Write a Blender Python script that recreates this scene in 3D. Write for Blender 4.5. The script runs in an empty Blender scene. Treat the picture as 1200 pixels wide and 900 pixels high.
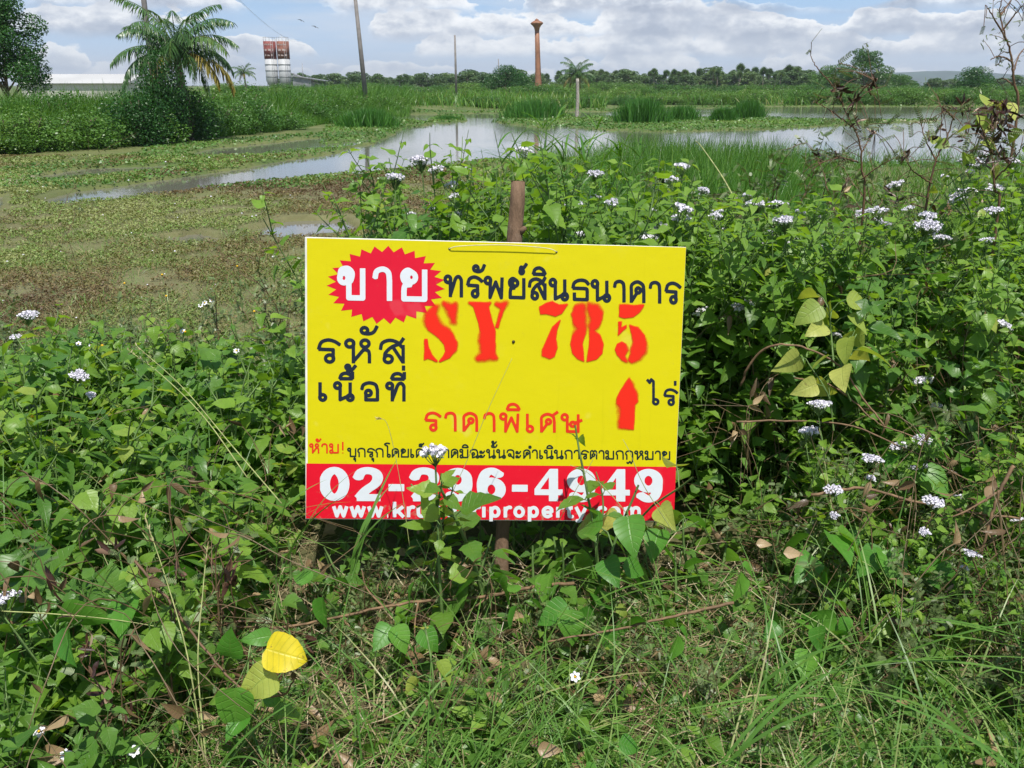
import bpy, math, random
import numpy as np

R = math.radians
S = bpy.context.scene
COL = S.collection
rng = np.random.default_rng(7)
random.seed(7)

# ------------------------------------------------------------------ camera
EYE = np.array([0.0, 0.0, 1.35])
FPX = 1039.0                                   # focal length in pixels of the 1200 px wide photograph
PITCH = math.atan(350 / FPX)
cam_d = bpy.data.cameras.new("camera")
cam_d.sensor_width = 36
cam_d.lens = 36 * FPX / 1200
cam_d.clip_start = 0.05
cam_d.clip_end = 9000
cam = bpy.data.objects.new("camera", cam_d)
cam.location = EYE
cam.rotation_euler = (math.pi / 2 - PITCH, 0, 0)
COL.objects.link(cam)
S.camera = cam

# ------------------------------------------------------------------ sky, sun, exposure
SUN_EL, SUN_AZ = R(67), R(166)                 # azimuth clockwise from +Y: behind the camera, a little to the right
S.view_settings.view_transform = 'Standard'
S.view_settings.look = 'None'
S.view_settings.gamma = 1
S.view_settings.exposure = 0.25
S.view_settings.use_curve_mapping = False
S.cycles.max_bounces = 6
S.cycles.diffuse_bounces = 3
S.cycles.transmission_bounces = 4
S.cycles.transparent_max_bounces = 8
S.cycles.volume_bounces = 0
S.cycles.use_denoising = True

sun_d = bpy.data.lights.new("sun", 'SUN')
sun_d.energy = 5.0
sun_d.angle = R(0.5)
sun_d.color = (1.0, 0.955, 0.88)
sun = bpy.data.objects.new("sun", sun_d)
sdir = np.array([math.sin(SUN_AZ) * math.cos(SUN_EL), math.cos(SUN_AZ) * math.cos(SUN_EL), math.sin(SUN_EL)])
sun.rotation_euler = (math.pi / 2 - SUN_EL, 0, math.pi - SUN_AZ)
sun.location = (2, -4, 12)
COL.objects.link(sun)

world = bpy.data.worlds.new("World")
S.world = world
world.use_nodes = True


class NT:
    """tiny helper to write node trees as expressions"""
    def __init__(s, tree):
        s.t = tree
        tree.nodes.clear()

    def n(s, kind, **kw):
        nd = s.t.nodes.new(kind)
        for k, v in kw.items():
            setattr(nd, k, v)
        return nd

    def put(s, sock, v):
        if isinstance(v, bpy.types.NodeSocket):
            s.t.links.new(v, sock)
        else:
            sock.default_value = v

    def m(s, op, a, b=0.0, c=0.0, clamp=False):
        nd = s.n('ShaderNodeMath', operation=op, use_clamp=clamp)
        s.put(nd.inputs[0], a); s.put(nd.inputs[1], b); s.put(nd.inputs[2], c)
        return nd.outputs[0]

    def step(s, x, a, b, lo=0.0, hi=1.0):
        nd = s.n('ShaderNodeMapRange', interpolation_type='SMOOTHSTEP')
        s.put(nd.inputs[0], x); s.put(nd.inputs[1], a); s.put(nd.inputs[2], b)
        s.put(nd.inputs[3], lo); s.put(nd.inputs[4], hi)
        return nd.outputs[0]

    def lin(s, x, a, b, lo=0.0, hi=1.0):
        nd = s.n('ShaderNodeMapRange')
        s.put(nd.inputs[0], x); s.put(nd.inputs[1], a); s.put(nd.inputs[2], b)
        s.put(nd.inputs[3], lo); s.put(nd.inputs[4], hi)
        return nd.outputs[0]

    def mix(s, f, a, b, blend='MIX'):
        nd = s.n('ShaderNodeMix', data_type='RGBA', blend_type=blend)
        s.put(nd.inputs[0], f)
        s.put(nd.inputs[6], a if isinstance(a, bpy.types.NodeSocket) else (*a, 1))
        s.put(nd.inputs[7], b if isinstance(b, bpy.types.NodeSocket) else (*b, 1))
        return nd.outputs[2]

    def noise(s, vec, scale, detail=3.0, rough=0.5, dist=0.0, out=0):
        nd = s.n('ShaderNodeTexNoise')
        if vec is not None:
            s.put(nd.inputs['Vector'], vec)
        nd.inputs['Scale'].default_value = scale
        nd.inputs['Detail'].default_value = detail
        nd.inputs['Roughness'].default_value = rough
        nd.inputs['Distortion'].default_value = dist
        return nd.outputs[out]

    def xyz(s, x, y, z=0.0):
        nd = s.n('ShaderNodeCombineXYZ')
        s.put(nd.inputs[0], x); s.put(nd.inputs[1], y); s.put(nd.inputs[2], z)
        return nd.outputs[0]

    def ramp(s, x, stops):
        nd = s.n('ShaderNodeValToRGB')
        cr = nd.color_ramp
        while len(cr.elements) < len(stops):
            cr.elements.new(0.5)
        for e, (p, c) in zip(cr.elements, stops):
            e.position = p
            e.color = (*c, 1)
        s.put(nd.inputs[0], x)
        return nd.outputs[0]

    def attr(s, name):
        return s.n('ShaderNodeAttribute', attribute_name=name).outputs['Fac']


def build_sky():
    k = NT(world.node_tree)
    sky = k.n('ShaderNodeTexSky', sky_type='NISHITA', sun_disc=False)
    sky.sun_elevation = SUN_EL
    sky.sun_rotation = SUN_AZ
    sky.air_density = 1.0
    sky.dust_density = 0.6
    tc = k.n('ShaderNodeTexCoord')
    sep = k.n('ShaderNodeSeparateXYZ')
    k.t.links.new(tc.outputs['Generated'], sep.inputs[0])
    x, y, z = sep.outputs
    az = k.m('ARCTAN2', x, y)                         # radians, 0 = straight ahead
    el = k.m('ARCSINE', z)
    deg = k.m('MULTIPLY', el, 180 / math.pi)
    fine = k.noise(k.xyz(k.m('MULTIPLY', az, 26.0), k.m('MULTIPLY', el, 44.0), 1.3), 1.5, 5, 0.6)
    mid = k.noise(k.xyz(k.m('MULTIPLY', az, 10.0), k.m('MULTIPLY', el, 20.0), 7.7), 1.5, 3, 0.5)

    def blob(a0, e0, ra, re):                         # a cloud bank / a gap at a compass direction
        da = k.m('DIVIDE', k.m('SUBTRACT', az, R(a0)), R(ra))
        de = k.m('DIVIDE', k.m('SUBTRACT', deg, e0), re)
        q = k.m('ADD', k.m('MULTIPLY', da, da), k.m('MULTIPLY', de, de))
        return k.m('EXPONENT', k.m('MULTIPLY', q, -1.0))
    blue = k.ramp(k.lin(deg, 0, 9), [(0, (.60, .68, .79)), (.25, (.48, .63, .82)), (.6, (.35, .56, .83)), (1, (.26, .47, .80))])
    thin = k.step(k.noise(k.xyz(k.m('MULTIPLY', az, 3.0), k.m('MULTIPLY', el, 26.0), 4.4), 1.6, 4, .55), .40, .64)
    gap = k.m('ADD', blob(19, 4.9, 7, 1.0), blob(-28.5, 5.2, 2.4, .55))
    gap = k.m('ADD', gap, k.m('MULTIPLY', blob(-18, 2.9, 2.5, .35), .8))
    col = k.mix(k.m('MULTIPLY', k.m('MULTIPLY', thin, k.m('SUBTRACT', 1.0, gap, clamp=True)), .5), blue, (.66, .71, .80))
    rows = [(0.15, 1.1, 13, 1.9), (0.9, 1.3, 10, 5.2), (1.8, 1.6, 8, 9.1), (2.9, 1.9, 6.5, 3.3), (4.3, 2.3, 5.2, 12.4), (6.2, 3.0, 4.2, 6.6), (9, 5, 3, 2.2), (14, 8, 2.2, 8.8), (23, 12, 1.6, 5.5)]
    for e0, A, f, sd in rows:
        n = k.noise(k.xyz(k.m('ADD', k.m('MULTIPLY', az, f), sd * 3.1), k.m('MULTIPLY', el, f * .8), sd), 1.15, 2, .45)
        if e0 < 7:
            n = k.m('SUBTRACT', n, k.m('MULTIPLY', gap, .26))
        edge = k.m('ADD', k.m('MULTIPLY', k.m('SUBTRACT', fine, .5), A * 1.15), k.m('MULTIPLY', k.m('SUBTRACT', mid, .5), A * 1.9))
        h = k.m('MULTIPLY', k.step(n, .38, .62), A)
        dd = k.m('SUBTRACT', k.m('ADD', deg, edge), e0)
        t = k.m('DIVIDE', dd, k.m('MAXIMUM', h, .02))
        mask = k.m('MULTIPLY', k.step(t, 1.0, .80), k.step(k.m('SUBTRACT', deg, k.m('ADD', e0, k.m('MULTIPLY', k.m('SUBTRACT', mid, .5), .5 * A))), -.34 * A, .12 * A))
        mask = k.m('MULTIPLY', mask, k.step(n, .42, .50))
        lum = k.m('ADD', k.m('MULTIPLY', t, .62), k.m('MULTIPLY', k.m('SUBTRACT', fine, .5), .8), 0.0)
        lum = k.m('ADD', lum, .38)
        lum = k.m('ADD', lum, k.m('MULTIPLY', k.m('SUBTRACT', mid, .5), .5))
        far = max(0.0, 1 - e0 / 3.5)
        base = tuple(a * (1 - far) + b * far for a, b in zip((.38, .44, .55), (.56, .63, .74)))
        half = tuple(a * (1 - far) + b * far for a, b in zip((.55, .60, .69), (.66, .72, .80)))
        top = tuple(a * (1 - far) + b * far for a, b in zip((1.0, 1.01, 1.02), (.90, .93, .96)))
        cl = k.ramp(lum, [(0.05, base), (0.42, half), (0.72, tuple((a + 2 * b) / 3 for a, b in zip(half, top))), (.98, top)])
        col = k.mix(k.m('MULTIPLY', mask, .96), col, cl)
    dark = k.m('ADD', blob(-13, 5.7, 7, .8), blob(30, 5.4, 4.0, .7))
    dark = k.m('ADD', dark, k.m('MULTIPLY', blob(0, 6.1, 7, .45), .8), clamp=True)
    col = k.mix(k.m('MULTIPLY', dark, k.m('ADD', .45, k.m('MULTIPLY', mid, .7))), col, (.34, .41, .53))
    hz = k.step(deg, 0.0, 1.6, .50, 0.0)
    col = k.mix(hz, col, (.60, .67, .78))
    bg1 = k.n('ShaderNodeBackground')
    k.put(bg1.inputs[0], sky.outputs[0]); bg1.inputs[1].default_value = 0.09
    bg2 = k.n('ShaderNodeBackground')
    k.put(bg2.inputs[0], col); bg2.inputs[1].default_value = 0.94
    mx = k.n('ShaderNodeMixShader')
    k.put(mx.inputs[0], k.step(deg, 9, 34, 1.0, 0.14))   # broken clouds: higher up more of the clear sky shows
    k.t.links.new(bg1.outputs[0], mx.inputs[1])
    k.t.links.new(bg2.outputs[0], mx.inputs[2])
    out = k.n('ShaderNodeOutputWorld')
    k.t.links.new(mx.outputs[0], out.inputs[0])


build_sky()


# ------------------------------------------------------------------ helpers
def ray(px, py):
    """world direction through a pixel of the 1200x900 photograph, scaled so that its Y is 1"""
    a, b = (px - 600) / FPX, (450 - py) / FPX
    c, s_ = math.cos(PITCH), math.sin(PITCH)
    d = np.array([a, c + b * s_, -s_ + b * c])
    return d / d[1]


def at(px, py, y):
    return EYE + ray(px, py) * y


def onz(px, py, z):
    d = ray(px, py)
    return EYE + d * ((z - EYE[2]) / d[2])


def smooth(a, b, x):
    t = np.clip((x - a) / (b - a), 0, 1)
    return t * t * (3 - 2 * t)


def unit(v):
    v = np.asarray(v, float)
    return v / np.maximum(np.linalg.norm(v, axis=-1, keepdims=True), 1e-9)


class MB:
    """collects vertices, faces and per-vertex values; build() links them as ONE mesh object"""
    def __init__(s):
        s.v, s.q, s.t, s.a, s.n = [], [], [], {}, 0

    def add(s, V, quads=None, tris=None, **attrs):
        V = np.asarray(V, float).reshape(-1, 3)
        if quads is not None and len(quads):
            s.q.append(np.asarray(quads).reshape(-1, 4) + s.n)
        if tris is not None and len(tris):
            s.t.append(np.asarray(tris).reshape(-1, 3) + s.n)
        s.v.append(V)
        for k in set(attrs) | set(s.a):
            lst = s.a.setdefault(k, [np.zeros(s.n)])
            val = attrs.get(k, 0.0)
            lst.append(np.broadcast_to(np.asarray(val, float), (len(V),)))
        s.n += len(V)
        return s

    def mesh(s, name, mat, smooth_=True):
        me = bpy.data.meshes.new(name)
        V = np.concatenate(s.v) if s.v else np.zeros((0, 3))
        q = np.concatenate(s.q) if s.q else np.zeros((0, 4), int)
        t = np.concatenate(s.t) if s.t else np.zeros((0, 3), int)
        loops = np.concatenate([q.ravel(), t.ravel()]).astype(np.int32)
        starts = np.concatenate([np.arange(len(q)) * 4, len(q) * 4 + np.arange(len(t)) * 3]).astype(np.int32)
        me.vertices.add(len(V)); me.vertices.foreach_set('co', V.astype(np.float32).ravel())
        me.loops.add(len(loops)); me.loops.foreach_set('vertex_index', loops)
        me.polygons.add(len(starts)); me.polygons.foreach_set('loop_start', starts)
        me.polygons.foreach_set('use_smooth', np.full(len(starts), smooth_))
        for k, lst in s.a.items():
            a = me.attributes.new(k, 'FLOAT', 'POINT')
            a.data.foreach_set('value', np.concatenate(lst).astype(np.float32))
        me.update(calc_edges=True)
        if mat:
            me.materials.append(mat)
        return me

    def build(s, name, mat, parent=None, smooth_=True, loc=None):
        o = bpy.data.objects.new(name, s.mesh(name, mat, smooth_))
        COL.objects.link(o)
        if parent is not None:
            o.parent = parent
        if loc is not None:
            o.location = loc
        return o


def tag(o, label, cat, group=None):
    o['label'] = label
    o['category'] = cat
    if group:
        o['group'] = group
    return o


def struct(o):
    o['kind'] = 'structure'
    return o


def stuff(o, label, cat):
    o['kind'] = 'stuff'
    o['label'] = label
    o['category'] = cat
    return o


def thing(name, label, cat, loc=(0, 0, 0), rz=0.0, group=None):
    o = bpy.data.objects.new(name, None)
    o.empty_display_size = 0.05
    o.location = loc
    o.rotation_euler = (0, 0, rz)
    COL.objects.link(o)
    return tag(o, label, cat, group)


def dup(root, loc, rz=0.0, sc=1.0, label=None, group=None, tilt=(0, 0)):
    """a copy of a thing with copies of its parts and sub-parts (sharing their meshes)"""
    r = root.copy()
    COL.objects.link(r)
    r.location = loc
    r.rotation_euler = (tilt[0], tilt[1], rz)
    r.scale = (sc, sc, sc) if np.isscalar(sc) else sc
    if label:
        r['label'] = label
    if group:
        r['group'] = group
    for ch in root.children:
        c = ch.copy(); COL.objects.link(c); c.parent = r
        for g in ch.children:
            d = g.copy(); COL.objects.link(d); d.parent = c
    return r


def remove_tree(root):
    for ch in list(root.children):
        remove_tree(ch)
    bpy.data.objects.remove(root)


def tube(mb, P, rad, sides=5, cap=True, **attrs):
    P = np.asarray(P, float)
    n = len(P)
    rad = np.broadcast_to(np.asarray(rad, float), (n,))
    T = unit(np.gradient(P, axis=0))
    ref = np.array([0.31, 0.17, 0.93]) if abs(T[:, 2]).mean() < 0.8 else np.array([0.95, 0.2, 0.1])
    A = unit(np.cross(T, ref)); B = np.cross(T, A)
    ang = np.arange(sides) * 2 * math.pi / sides
    V = P[:, None] + rad[:, None, None] * (np.cos(ang)[None, :, None] * A[:, None] + np.sin(ang)[None, :, None] * B[:, None])
    i = np.arange(n - 1)[:, None] * sides
    j = np.arange(sides)[None]
    j2 = (j + 1) % sides
    Q = np.stack([i + j, i + j2, i + sides + j2, i + sides + j], -1).reshape(-1, 4)
    V = V.reshape(-1, 3)
    tr = []
    if cap:
        V = np.concatenate([V, P[:1], P[-1:]])
        a, b = n * sides, n * sides + 1
        for jj in range(sides):
            tr.append((a, (jj + 1) % sides, jj))
            tr.append((b, (n - 1) * sides + jj, (n - 1) * sides + (jj + 1) % sides))
    mb.add(V, Q, tr, **attrs)


def curve(pts, n=12):
    """Catmull-Rom through points"""
    P = np.asarray(pts, float)
    if len(P) == 2:
        return P[0] + (P[1] - P[0]) * np.linspace(0, 1, n)[:, None]
    Q = np.concatenate([[2 * P[0] - P[1]], P, [2 * P[-1] - P[-2]]])
    out = []
    m = max(2, n // (len(P) - 1))
    for i in range(len(P) - 1):
        p0, p1, p2, p3 = Q[i:i + 4]
        t = np.linspace(0, 1, m, endpoint=False)[:, None]
        out.append(0.5 * (2 * p1 + (p2 - p0) * t + (2 * p0 - 5 * p1 + 4 * p2 - p3) * t ** 2 + (3 * p1 - p0 - 3 * p2 + p3) * t ** 3))
    out.append(P[-1:])
    return np.concatenate(out)


def box(mb, lo, hi, **attrs):
    x0, y0, z0 = lo; x1, y1, z1 = hi
    V = [(x0, y0, z0), (x1, y0, z0), (x1, y1, z0), (x0, y1, z0), (x0, y0, z1), (x1, y0, z1), (x1, y1, z1), (x0, y1, z1)]
    mb.add(V, [(0, 3, 2, 1), (4, 5, 6, 7), (0, 1, 5, 4), (1, 2, 6, 5), (2, 3, 7, 6), (3, 0, 4, 7)], **attrs)


PROFILE = {
    'ovate':  lambda t: np.interp(t, [0, .06, .18, .32, .5, .7, .87, 1], [.03, .30, .80, 1.0, .86, .54, .20, 0]),
    'heart':  lambda t: np.interp(t, [0, .05, .15, .32, .5, .7, .88, 1], [.25, .62, .94, 1.0, .90, .62, .26, 0]),
    'lance':  lambda t: np.interp(t, [0, .1, .3, .5, .75, 1], [.1, .55, 1, .95, .5, 0]),
    'round': lambda t: np.interp(t, [0, .05, .15, .3, .5, .7, .85, .95, 1], [.3, .6, .9, 1, .98, .82, .55, .25, 0]),
    'oval':   lambda t: np.interp(t, [0, .08, .3, .55, .8, .93, 1], [.15, .5, .9, 1, .8, .45, .0]),
}


def leaves(mb, P, D, N, L, W, kind='ovate', rows=7, serr=0.0, fold=0.25, curl=0.25, rnd=None, wav=0.0):
    """many leaf blades in one go: base P, direction D, upper side N, length L, width W (arrays of n)"""
    P = np.asarray(P, float).reshape(-1, 3)
    n = len(P)
    if n == 0:
        return
    D = unit(np.broadcast_to(D, (n, 3)))
    N = np.broadcast_to(N, (n, 3))
    Sd = unit(np.cross(D, N)); N = np.cross(Sd, D)
    L = np.broadcast_to(np.asarray(L, float), (n,)); W = np.broadcast_to(np.asarray(W, float), (n,))
    rnd = rng.random(n) if rnd is None else np.broadcast_to(rnd, (n,))
    fold = np.broadcast_to(np.asarray(fold, float), (n,)); curl = np.broadcast_to(np.asarray(curl, float), (n,))
    t = np.linspace(0, 1, rows)
    w = PROFILE[kind](t)
    if serr:
        w = w * (1 + serr * np.where(np.arange(rows) % 2, 1, -1))
        w[-1] = 0
    c = np.array([-1.0, 0, 1.0])
    tt = t[None, :, None]; ww = w[None, :, None]; cc = c[None, None]
    along = (L[:, None, None] * (tt - 0.12 * np.abs(cc) * ww * 0.5))
    side = 0.5 * W[:, None, None] * ww * cc
    ph = rng.random(n)[:, None, None] * 6.28
    up = fold[:, None, None] * np.abs(side) - curl[:, None, None] * L[:, None, None] * tt ** 2 \
        + wav * W[:, None, None] * np.abs(cc) * np.sin(tt * 9 + ph + cc)
    V = P[:, None, None] + along[..., None] * D[:, None, None] + side[..., None] * Sd[:, None, None] + up[..., None] * N[:, None, None]
    i = (np.arange(n) * rows * 3)[:, None, None] + (np.arange(rows - 1) * 3)[None, :, None] + np.arange(2)[None, None]
    Q = np.stack([i, i + 1, i + 4, i + 3], -1).reshape(-1, 4)
    sh = (n, rows, 3)
    mb.add(V.reshape(-1, 3), Q, rnd=np.broadcast_to(rnd[:, None, None], sh).ravel(),
           lu=np.broadcast_to(c[None, None], sh).ravel(), lv=np.broadcast_to(t[None, :, None], sh).ravel())


def blades(mb, P, D, L, W, bend, rows=5, rnd=None, up=np.array([0, 0, 1.0])):
    """grass blades: base P, initial direction D, droop bend (fraction of length)"""
    P = np.asarray(P, float).reshape(-1, 3)
    n = len(P)
    D = unit(np.broadcast_to(D, (n, 3)))
    L = np.broadcast_to(np.asarray(L, float), (n,)); W = np.broadcast_to(np.asarray(W, float), (n,))
    bend = np.broadcast_to(np.asarray(bend, float), (n,))
    rnd = rng.random(n) if rnd is None else np.broadcast_to(rnd, (n,))
    hor = D.copy(); hor[:, 2] = 0
    a = rng.random(n) * 6.28
    hor = unit(hor + 0.25 * np.stack([np.cos(a), np.sin(a), 0 * a], 1))
    sd = unit(np.cross(hor, up))
    tw = (rng.random(n) - .5) * 2.4
    sd = unit(sd * np.cos(tw)[:, None] + hor * np.sin(tw)[:, None])
    t = np.linspace(0, 1, rows)
    w = np.interp(t, [0, .15, .5, .8, 1], [.6, 1, .9, .5, .05])
    c = np.array([-.5, .5])
    mid = P[:, None] + (L[:, None] * t)[..., None] * D[:, None] + (bend * L)[:, None, None] * (t ** 2)[None, :, None] * (hor * 0.8 - up * 0.75)[:, None]
    V = mid[:, :, None] + (W[:, None] * w)[:, :, None, None] * c[None, None, :, None] * sd[:, None, None]
    i = (np.arange(n) * rows * 2)[:, None] + (np.arange(rows - 1) * 2)[None]
    Q = np.stack([i, i + 1, i + 3, i + 2], -1).reshape(-1, 4)
    sh = (n, rows, 2)
    mb.add(V.reshape(-1, 3), Q, rnd=np.broadcast_to(rnd[:, None, None], sh).ravel(), lv=np.broadcast_to(t[None, :, None], sh).ravel())


def cards(mb, P, size, asp=0.6, up_bias=0.5, out=None, rnd=None):
    """small kite-shaped leaf faces scattered at P, used for far foliage and low ground cover"""
    P = np.asarray(P, float).reshape(-1, 3)
    n = len(P)
    D = unit(rng.normal(size=(n, 3)) * np.array([1, 1, .6]))
    N = rng.normal(size=(n, 3)) + np.array([0, 0, up_bias * 2])
    if out is not None:
        N = N + 1.2 * unit(out)
    Sd = unit(np.cross(D, N)); N = np.cross(Sd, D)
    size = np.broadcast_to(np.asarray(size, float), (n,))[:, None]
    rnd = rng.random(n) if rnd is None else np.broadcast_to(rnd, (n,))
    V = np.stack([P - D * size * .5, P + Sd * size * asp * .5 + N * size * .08, P + D * size * .5 - N * size * .1, P - Sd * size * asp * .5 + N * size * .08], 1)
    i = (np.arange(n) * 4)[:, None]
    mb.add(V.reshape(-1, 3), i + np.arange(4)[None], rnd=np.repeat(rnd, 4))


def vnoise(x, y, seed=0):
    """smooth value noise in [0,1] at scalar arrays"""
    x = np.asarray(x, float); y = np.asarray(y, float)
    xi = np.floor(x).astype(np.int64); yi = np.floor(y).astype(np.int64)
    fx = x - xi; fy = y - yi
    fx = fx * fx * (3 - 2 * fx); fy = fy * fy * (3 - 2 * fy)

    def h(a, b):
        v = (a * 374761393 + b * 668265263 + seed * 974634777) & 0x7fffffff
        v = ((v ^ (v >> 13)) * 1274126177) & 0x7fffffff
        return ((v ^ (v >> 16)) & 0xffff) / 65535.0
    return (h(xi, yi) * (1 - fx) + h(xi + 1, yi) * fx) * (1 - fy) + (h(xi, yi + 1) * (1 - fx) + h(xi + 1, yi + 1) * fx) * fy


def fbm(x, y, seed=0, o=4):
    r, a, s_ = 0, .5, 0
    for i in range(o):
        r = r + a * vnoise(np.asarray(x) * 2 ** i, np.asarray(y) * 2 ** i, seed + i); s_ += a; a *= .5
    return r / s_


# ------------------------------------------------------------------ materials
def new_mat(name):
    m = bpy.data.materials.new(name)
    m.use_nodes = True
    return m, NT(m.node_tree)


def finish(k, bsdf):
    out = k.n('ShaderNodeOutputMaterial')
    k.t.links.new(bsdf, out.inputs[0])


def principled(k, col, rough=0.5, spec=0.5, bump=None, bump_s=0.3, bump_d=0.01, metal=0.0):
    b = k.n('ShaderNodeBsdfPrincipled')
    k.put(b.inputs['Base Color'], col if isinstance(col, bpy.types.NodeSocket) else (*col, 1))
    k.put(b.inputs['Roughness'], rough)
    b.inputs['Specular IOR Level'].default_value = spec
    b.inputs['Metallic'].default_value = metal
    if bump is not None:
        bn = k.n('ShaderNodeBump')
        bn.inputs['Strength'].default_value = bump_s
        bn.inputs['Distance'].default_value = bump_d
        k.put(bn.inputs['Height'], bump)
        k.t.links.new(bn.outputs[0], b.inputs['Normal'])
    return b.outputs[0]


def mat_leaf(name, stops, trans=0.45, rough=0.42, spec=0.45, veins=True, obj_var=0.25, spots=0.0):
    m, k = new_mat(name)
    rv = k.attr('rnd')
    oi = k.n('ShaderNodeObjectInfo').outputs['Random']
    x = k.m('ADD', k.m('MULTIPLY', rv, 1 - obj_var), k.m('MULTIPLY', oi, obj_var))
    col = k.ramp(x, stops)
    h = None
    if veins:
        lu = k.m('ABSOLUTE', k.attr('lu')); lv = k.attr('lv')
        s_ = k.m('SINE', k.m('MULTIPLY', k.m('SUBTRACT', lv, k.m('MULTIPLY', lu, 0.22)), 44.0))
        vein = k.step(s_, 0.75, 1.0)
        mid = k.step(lu, 0.0, 0.10, 1.0, 0.0)
        h = k.m('MAXIMUM', vein, mid)
        col = k.mix(k.m('MULTIPLY', h, 0.32), col, k.mix(0.5, col, (0.22, 0.34, 0.08)))
    geo = k.n('ShaderNodeNewGeometry')
    blot = k.noise(geo.outputs['Position'], 38.0, 3, 0.6)
    col = k.mix(k.step(blot, 0.35, 0.75, 0.0, 0.35), col, k.mix(1.0, col, (0.55, 0.62, 0.5), 'MULTIPLY'))
    if spots:
        sp = k.noise(geo.outputs['Position'], 75.0, 4, 0.7)
        col = k.mix(k.step(sp, 0.60, 0.70, 0.0, spots), col, (0.16, 0.09, 0.03))
    p = principled(k, col, rough, spec, bump=h, bump_s=0.5, bump_d=-0.0012)
    tr = k.n('ShaderNodeBsdfTranslucent')
    k.put(tr.inputs[0], k.mix(1.0, col, (1.6, 1.5, 0.6), 'MULTIPLY'))
    mx = k.n('ShaderNodeMixShader')
    mx.inputs[0].default_value = trans
    k.t.links.new(p, mx.inputs[1]); k.t.links.new(tr.outputs[0], mx.inputs[2])
    finish(k, mx.outputs[0])
    return m


def mat_plain(name, col, rough=0.6, var=0.25, scale=6.0, spec=0.4, bump=0.0, bd=0.01, metal=0.0):
    m, k = new_mat(name)
    tc = k.n('ShaderNodeTexCoord').outputs['Object']
    nz = k.noise(tc, scale, 5, 0.6)
    c = k.mix(k.step(nz, 0.3, 0.7), tuple(v * (1 - var) for v in col), tuple(min(1, v * (1 + var)) for v in col))
    finish(k, principled(k, c, rough, spec, bump=nz if bump else None, bump_s=bump, bump_d=bd, metal=metal))
    return m


G = lambda *s: list(s)
M = {}
M['weed'] = mat_leaf('weed leaf', G((0, (.080, .175, .020)), (.35, (.130, .265, .030)), (.7, (.185, .335, .042)), (.93, (.25, .40, .06)), (1, (.33, .37, .07))), spots=.25)
M['weed_light'] = mat_leaf('bright weed leaf', G((0, (.105, .215, .022)), (.4, (.165, .315, .036)), (.8, (.230, .390, .050)), (1, (.34, .42, .08))), spots=.35)
M['weed_deep'] = mat_leaf('deep green weed leaf', G((0, (.058, .155, .024)), (.4, (.092, .220, .033)), (.8, (.130, .275, .042)), (1, (.14, .28, .05))), rough=.38)  # deeper green leaf variety, shared by weeds and undergrowth
M['broad'] = mat_leaf('broad vine leaf', G((0, (.05, .19, .020)), (.5, (.085, .26, .03)), (.85, (.14, .32, .04)), (1, (.23, .36, .06))), trans=.36, rough=.4)
M['pale'] = mat_leaf('yellowing leaf', G((0, (.20, .31, .045)), (.5, (.34, .42, .07)), (1, (.50, .52, .13))), trans=.36, obj_var=0, spots=.6)
M['yellow'] = mat_leaf('yellow leaf', G((0, (.60, .50, .01)), (1, (.75, .60, .02))), trans=.3, obj_var=0, spots=.8)
M['grass'] = mat_leaf('grass', G((0, (.075, .18, .028)), (.4, (.11, .245, .040)), (.70, (.17, .30, .065)), (.86, (.29, .32, .12)), (1, (.48, .40, .23))), veins=False, trans=.3, obj_var=0)
M['tallgrass'] = mat_leaf('tall grass', G((0, (.05, .15, .015)), (.5, (.085, .22, .022)), (.85, (.15, .28, .04)), (1, (.30, .30, .11))), veins=False, trans=.35, obj_var=0)
M['straw'] = mat_leaf('straw', G((0, (.17, .12, .06)), (.5, (.33, .26, .15)), (1, (.50, .42, .27))), veins=False, trans=.15, obj_var=0)
M['reed'] = mat_leaf('reed', G((0, (.030, .120, .016)), (.5, (.055, .185, .022)), (.9, (.09, .24, .03)), (1, (.25, .26, .10))), veins=False, trans=.25, obj_var=0.1)
M['feather'] = mat_leaf('feather leaf', G((0, (.085, .130, .045)), (.5, (.120, .175, .060)), (1, (.18, .24, .09))), veins=False, trans=.2, obj_var=.2)
M['litter'] = mat_leaf('dead leaf', G((0, (.07, .042, .025)), (.5, (.17, .10, .05)), (1, (.38, .27, .15))), veins=True, trans=.1, obj_var=0)
M['flat'] = mat_leaf('marsh cover', G((0, (.115, .075, .036)), (.25, (.19, .140, .058)), (.45, (.19, .185, .062)), (.68, (.16, .21, .055)), (.9, (.16, .27, .05)), (1, (.24, .27, .09))), veins=False, trans=.15, obj_var=0, rough=.55)
M['shore'] = mat_leaf('shore plants', G((0, (.05, .13, .025)), (.5, (.09, .20, .035)), (1, (.17, .28, .05))), veins=False, trans=.2, obj_var=0)
M['bush'] = mat_leaf('bush leaf', G((0, (.030, .100, .014)), (.4, (.062, .165, .022)), (.7, (.115, .235, .034)), (1, (.22, .30, .06))), veins=False, trans=.25, obj_var=.55)
M['darkbush'] = mat_leaf('dark bush leaf', G((0, (.014, .062, .012)), (.45, (.028, .105, .017)), (.8, (.050, .150, .026)), (1, (.10, .19, .04))), veins=False, trans=.25, obj_var=.3)
M['fartree'] = mat_leaf('distant tree leaf', G((0, (.05, .105, .036)), (.5, (.095, .170, .055)), (1, (.17, .25, .09))), veins=False, trans=.2, obj_var=.5)
M['palm'] = mat_leaf('palm frond', G((0, (.035, .10, .03)), (.55, (.07, .155, .04)), (.85, (.13, .20, .05)), (1, (.30, .26, .05))), veins=False, trans=.22, obj_var=0.2, rough=.35)
M['oldfrond'] = mat_leaf('yellowed frond', G((0, (.16, .15, .03)), (.6, (.30, .24, .04)), (1, (.36, .24, .06))), veins=False, trans=.22, obj_var=0.2)
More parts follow.
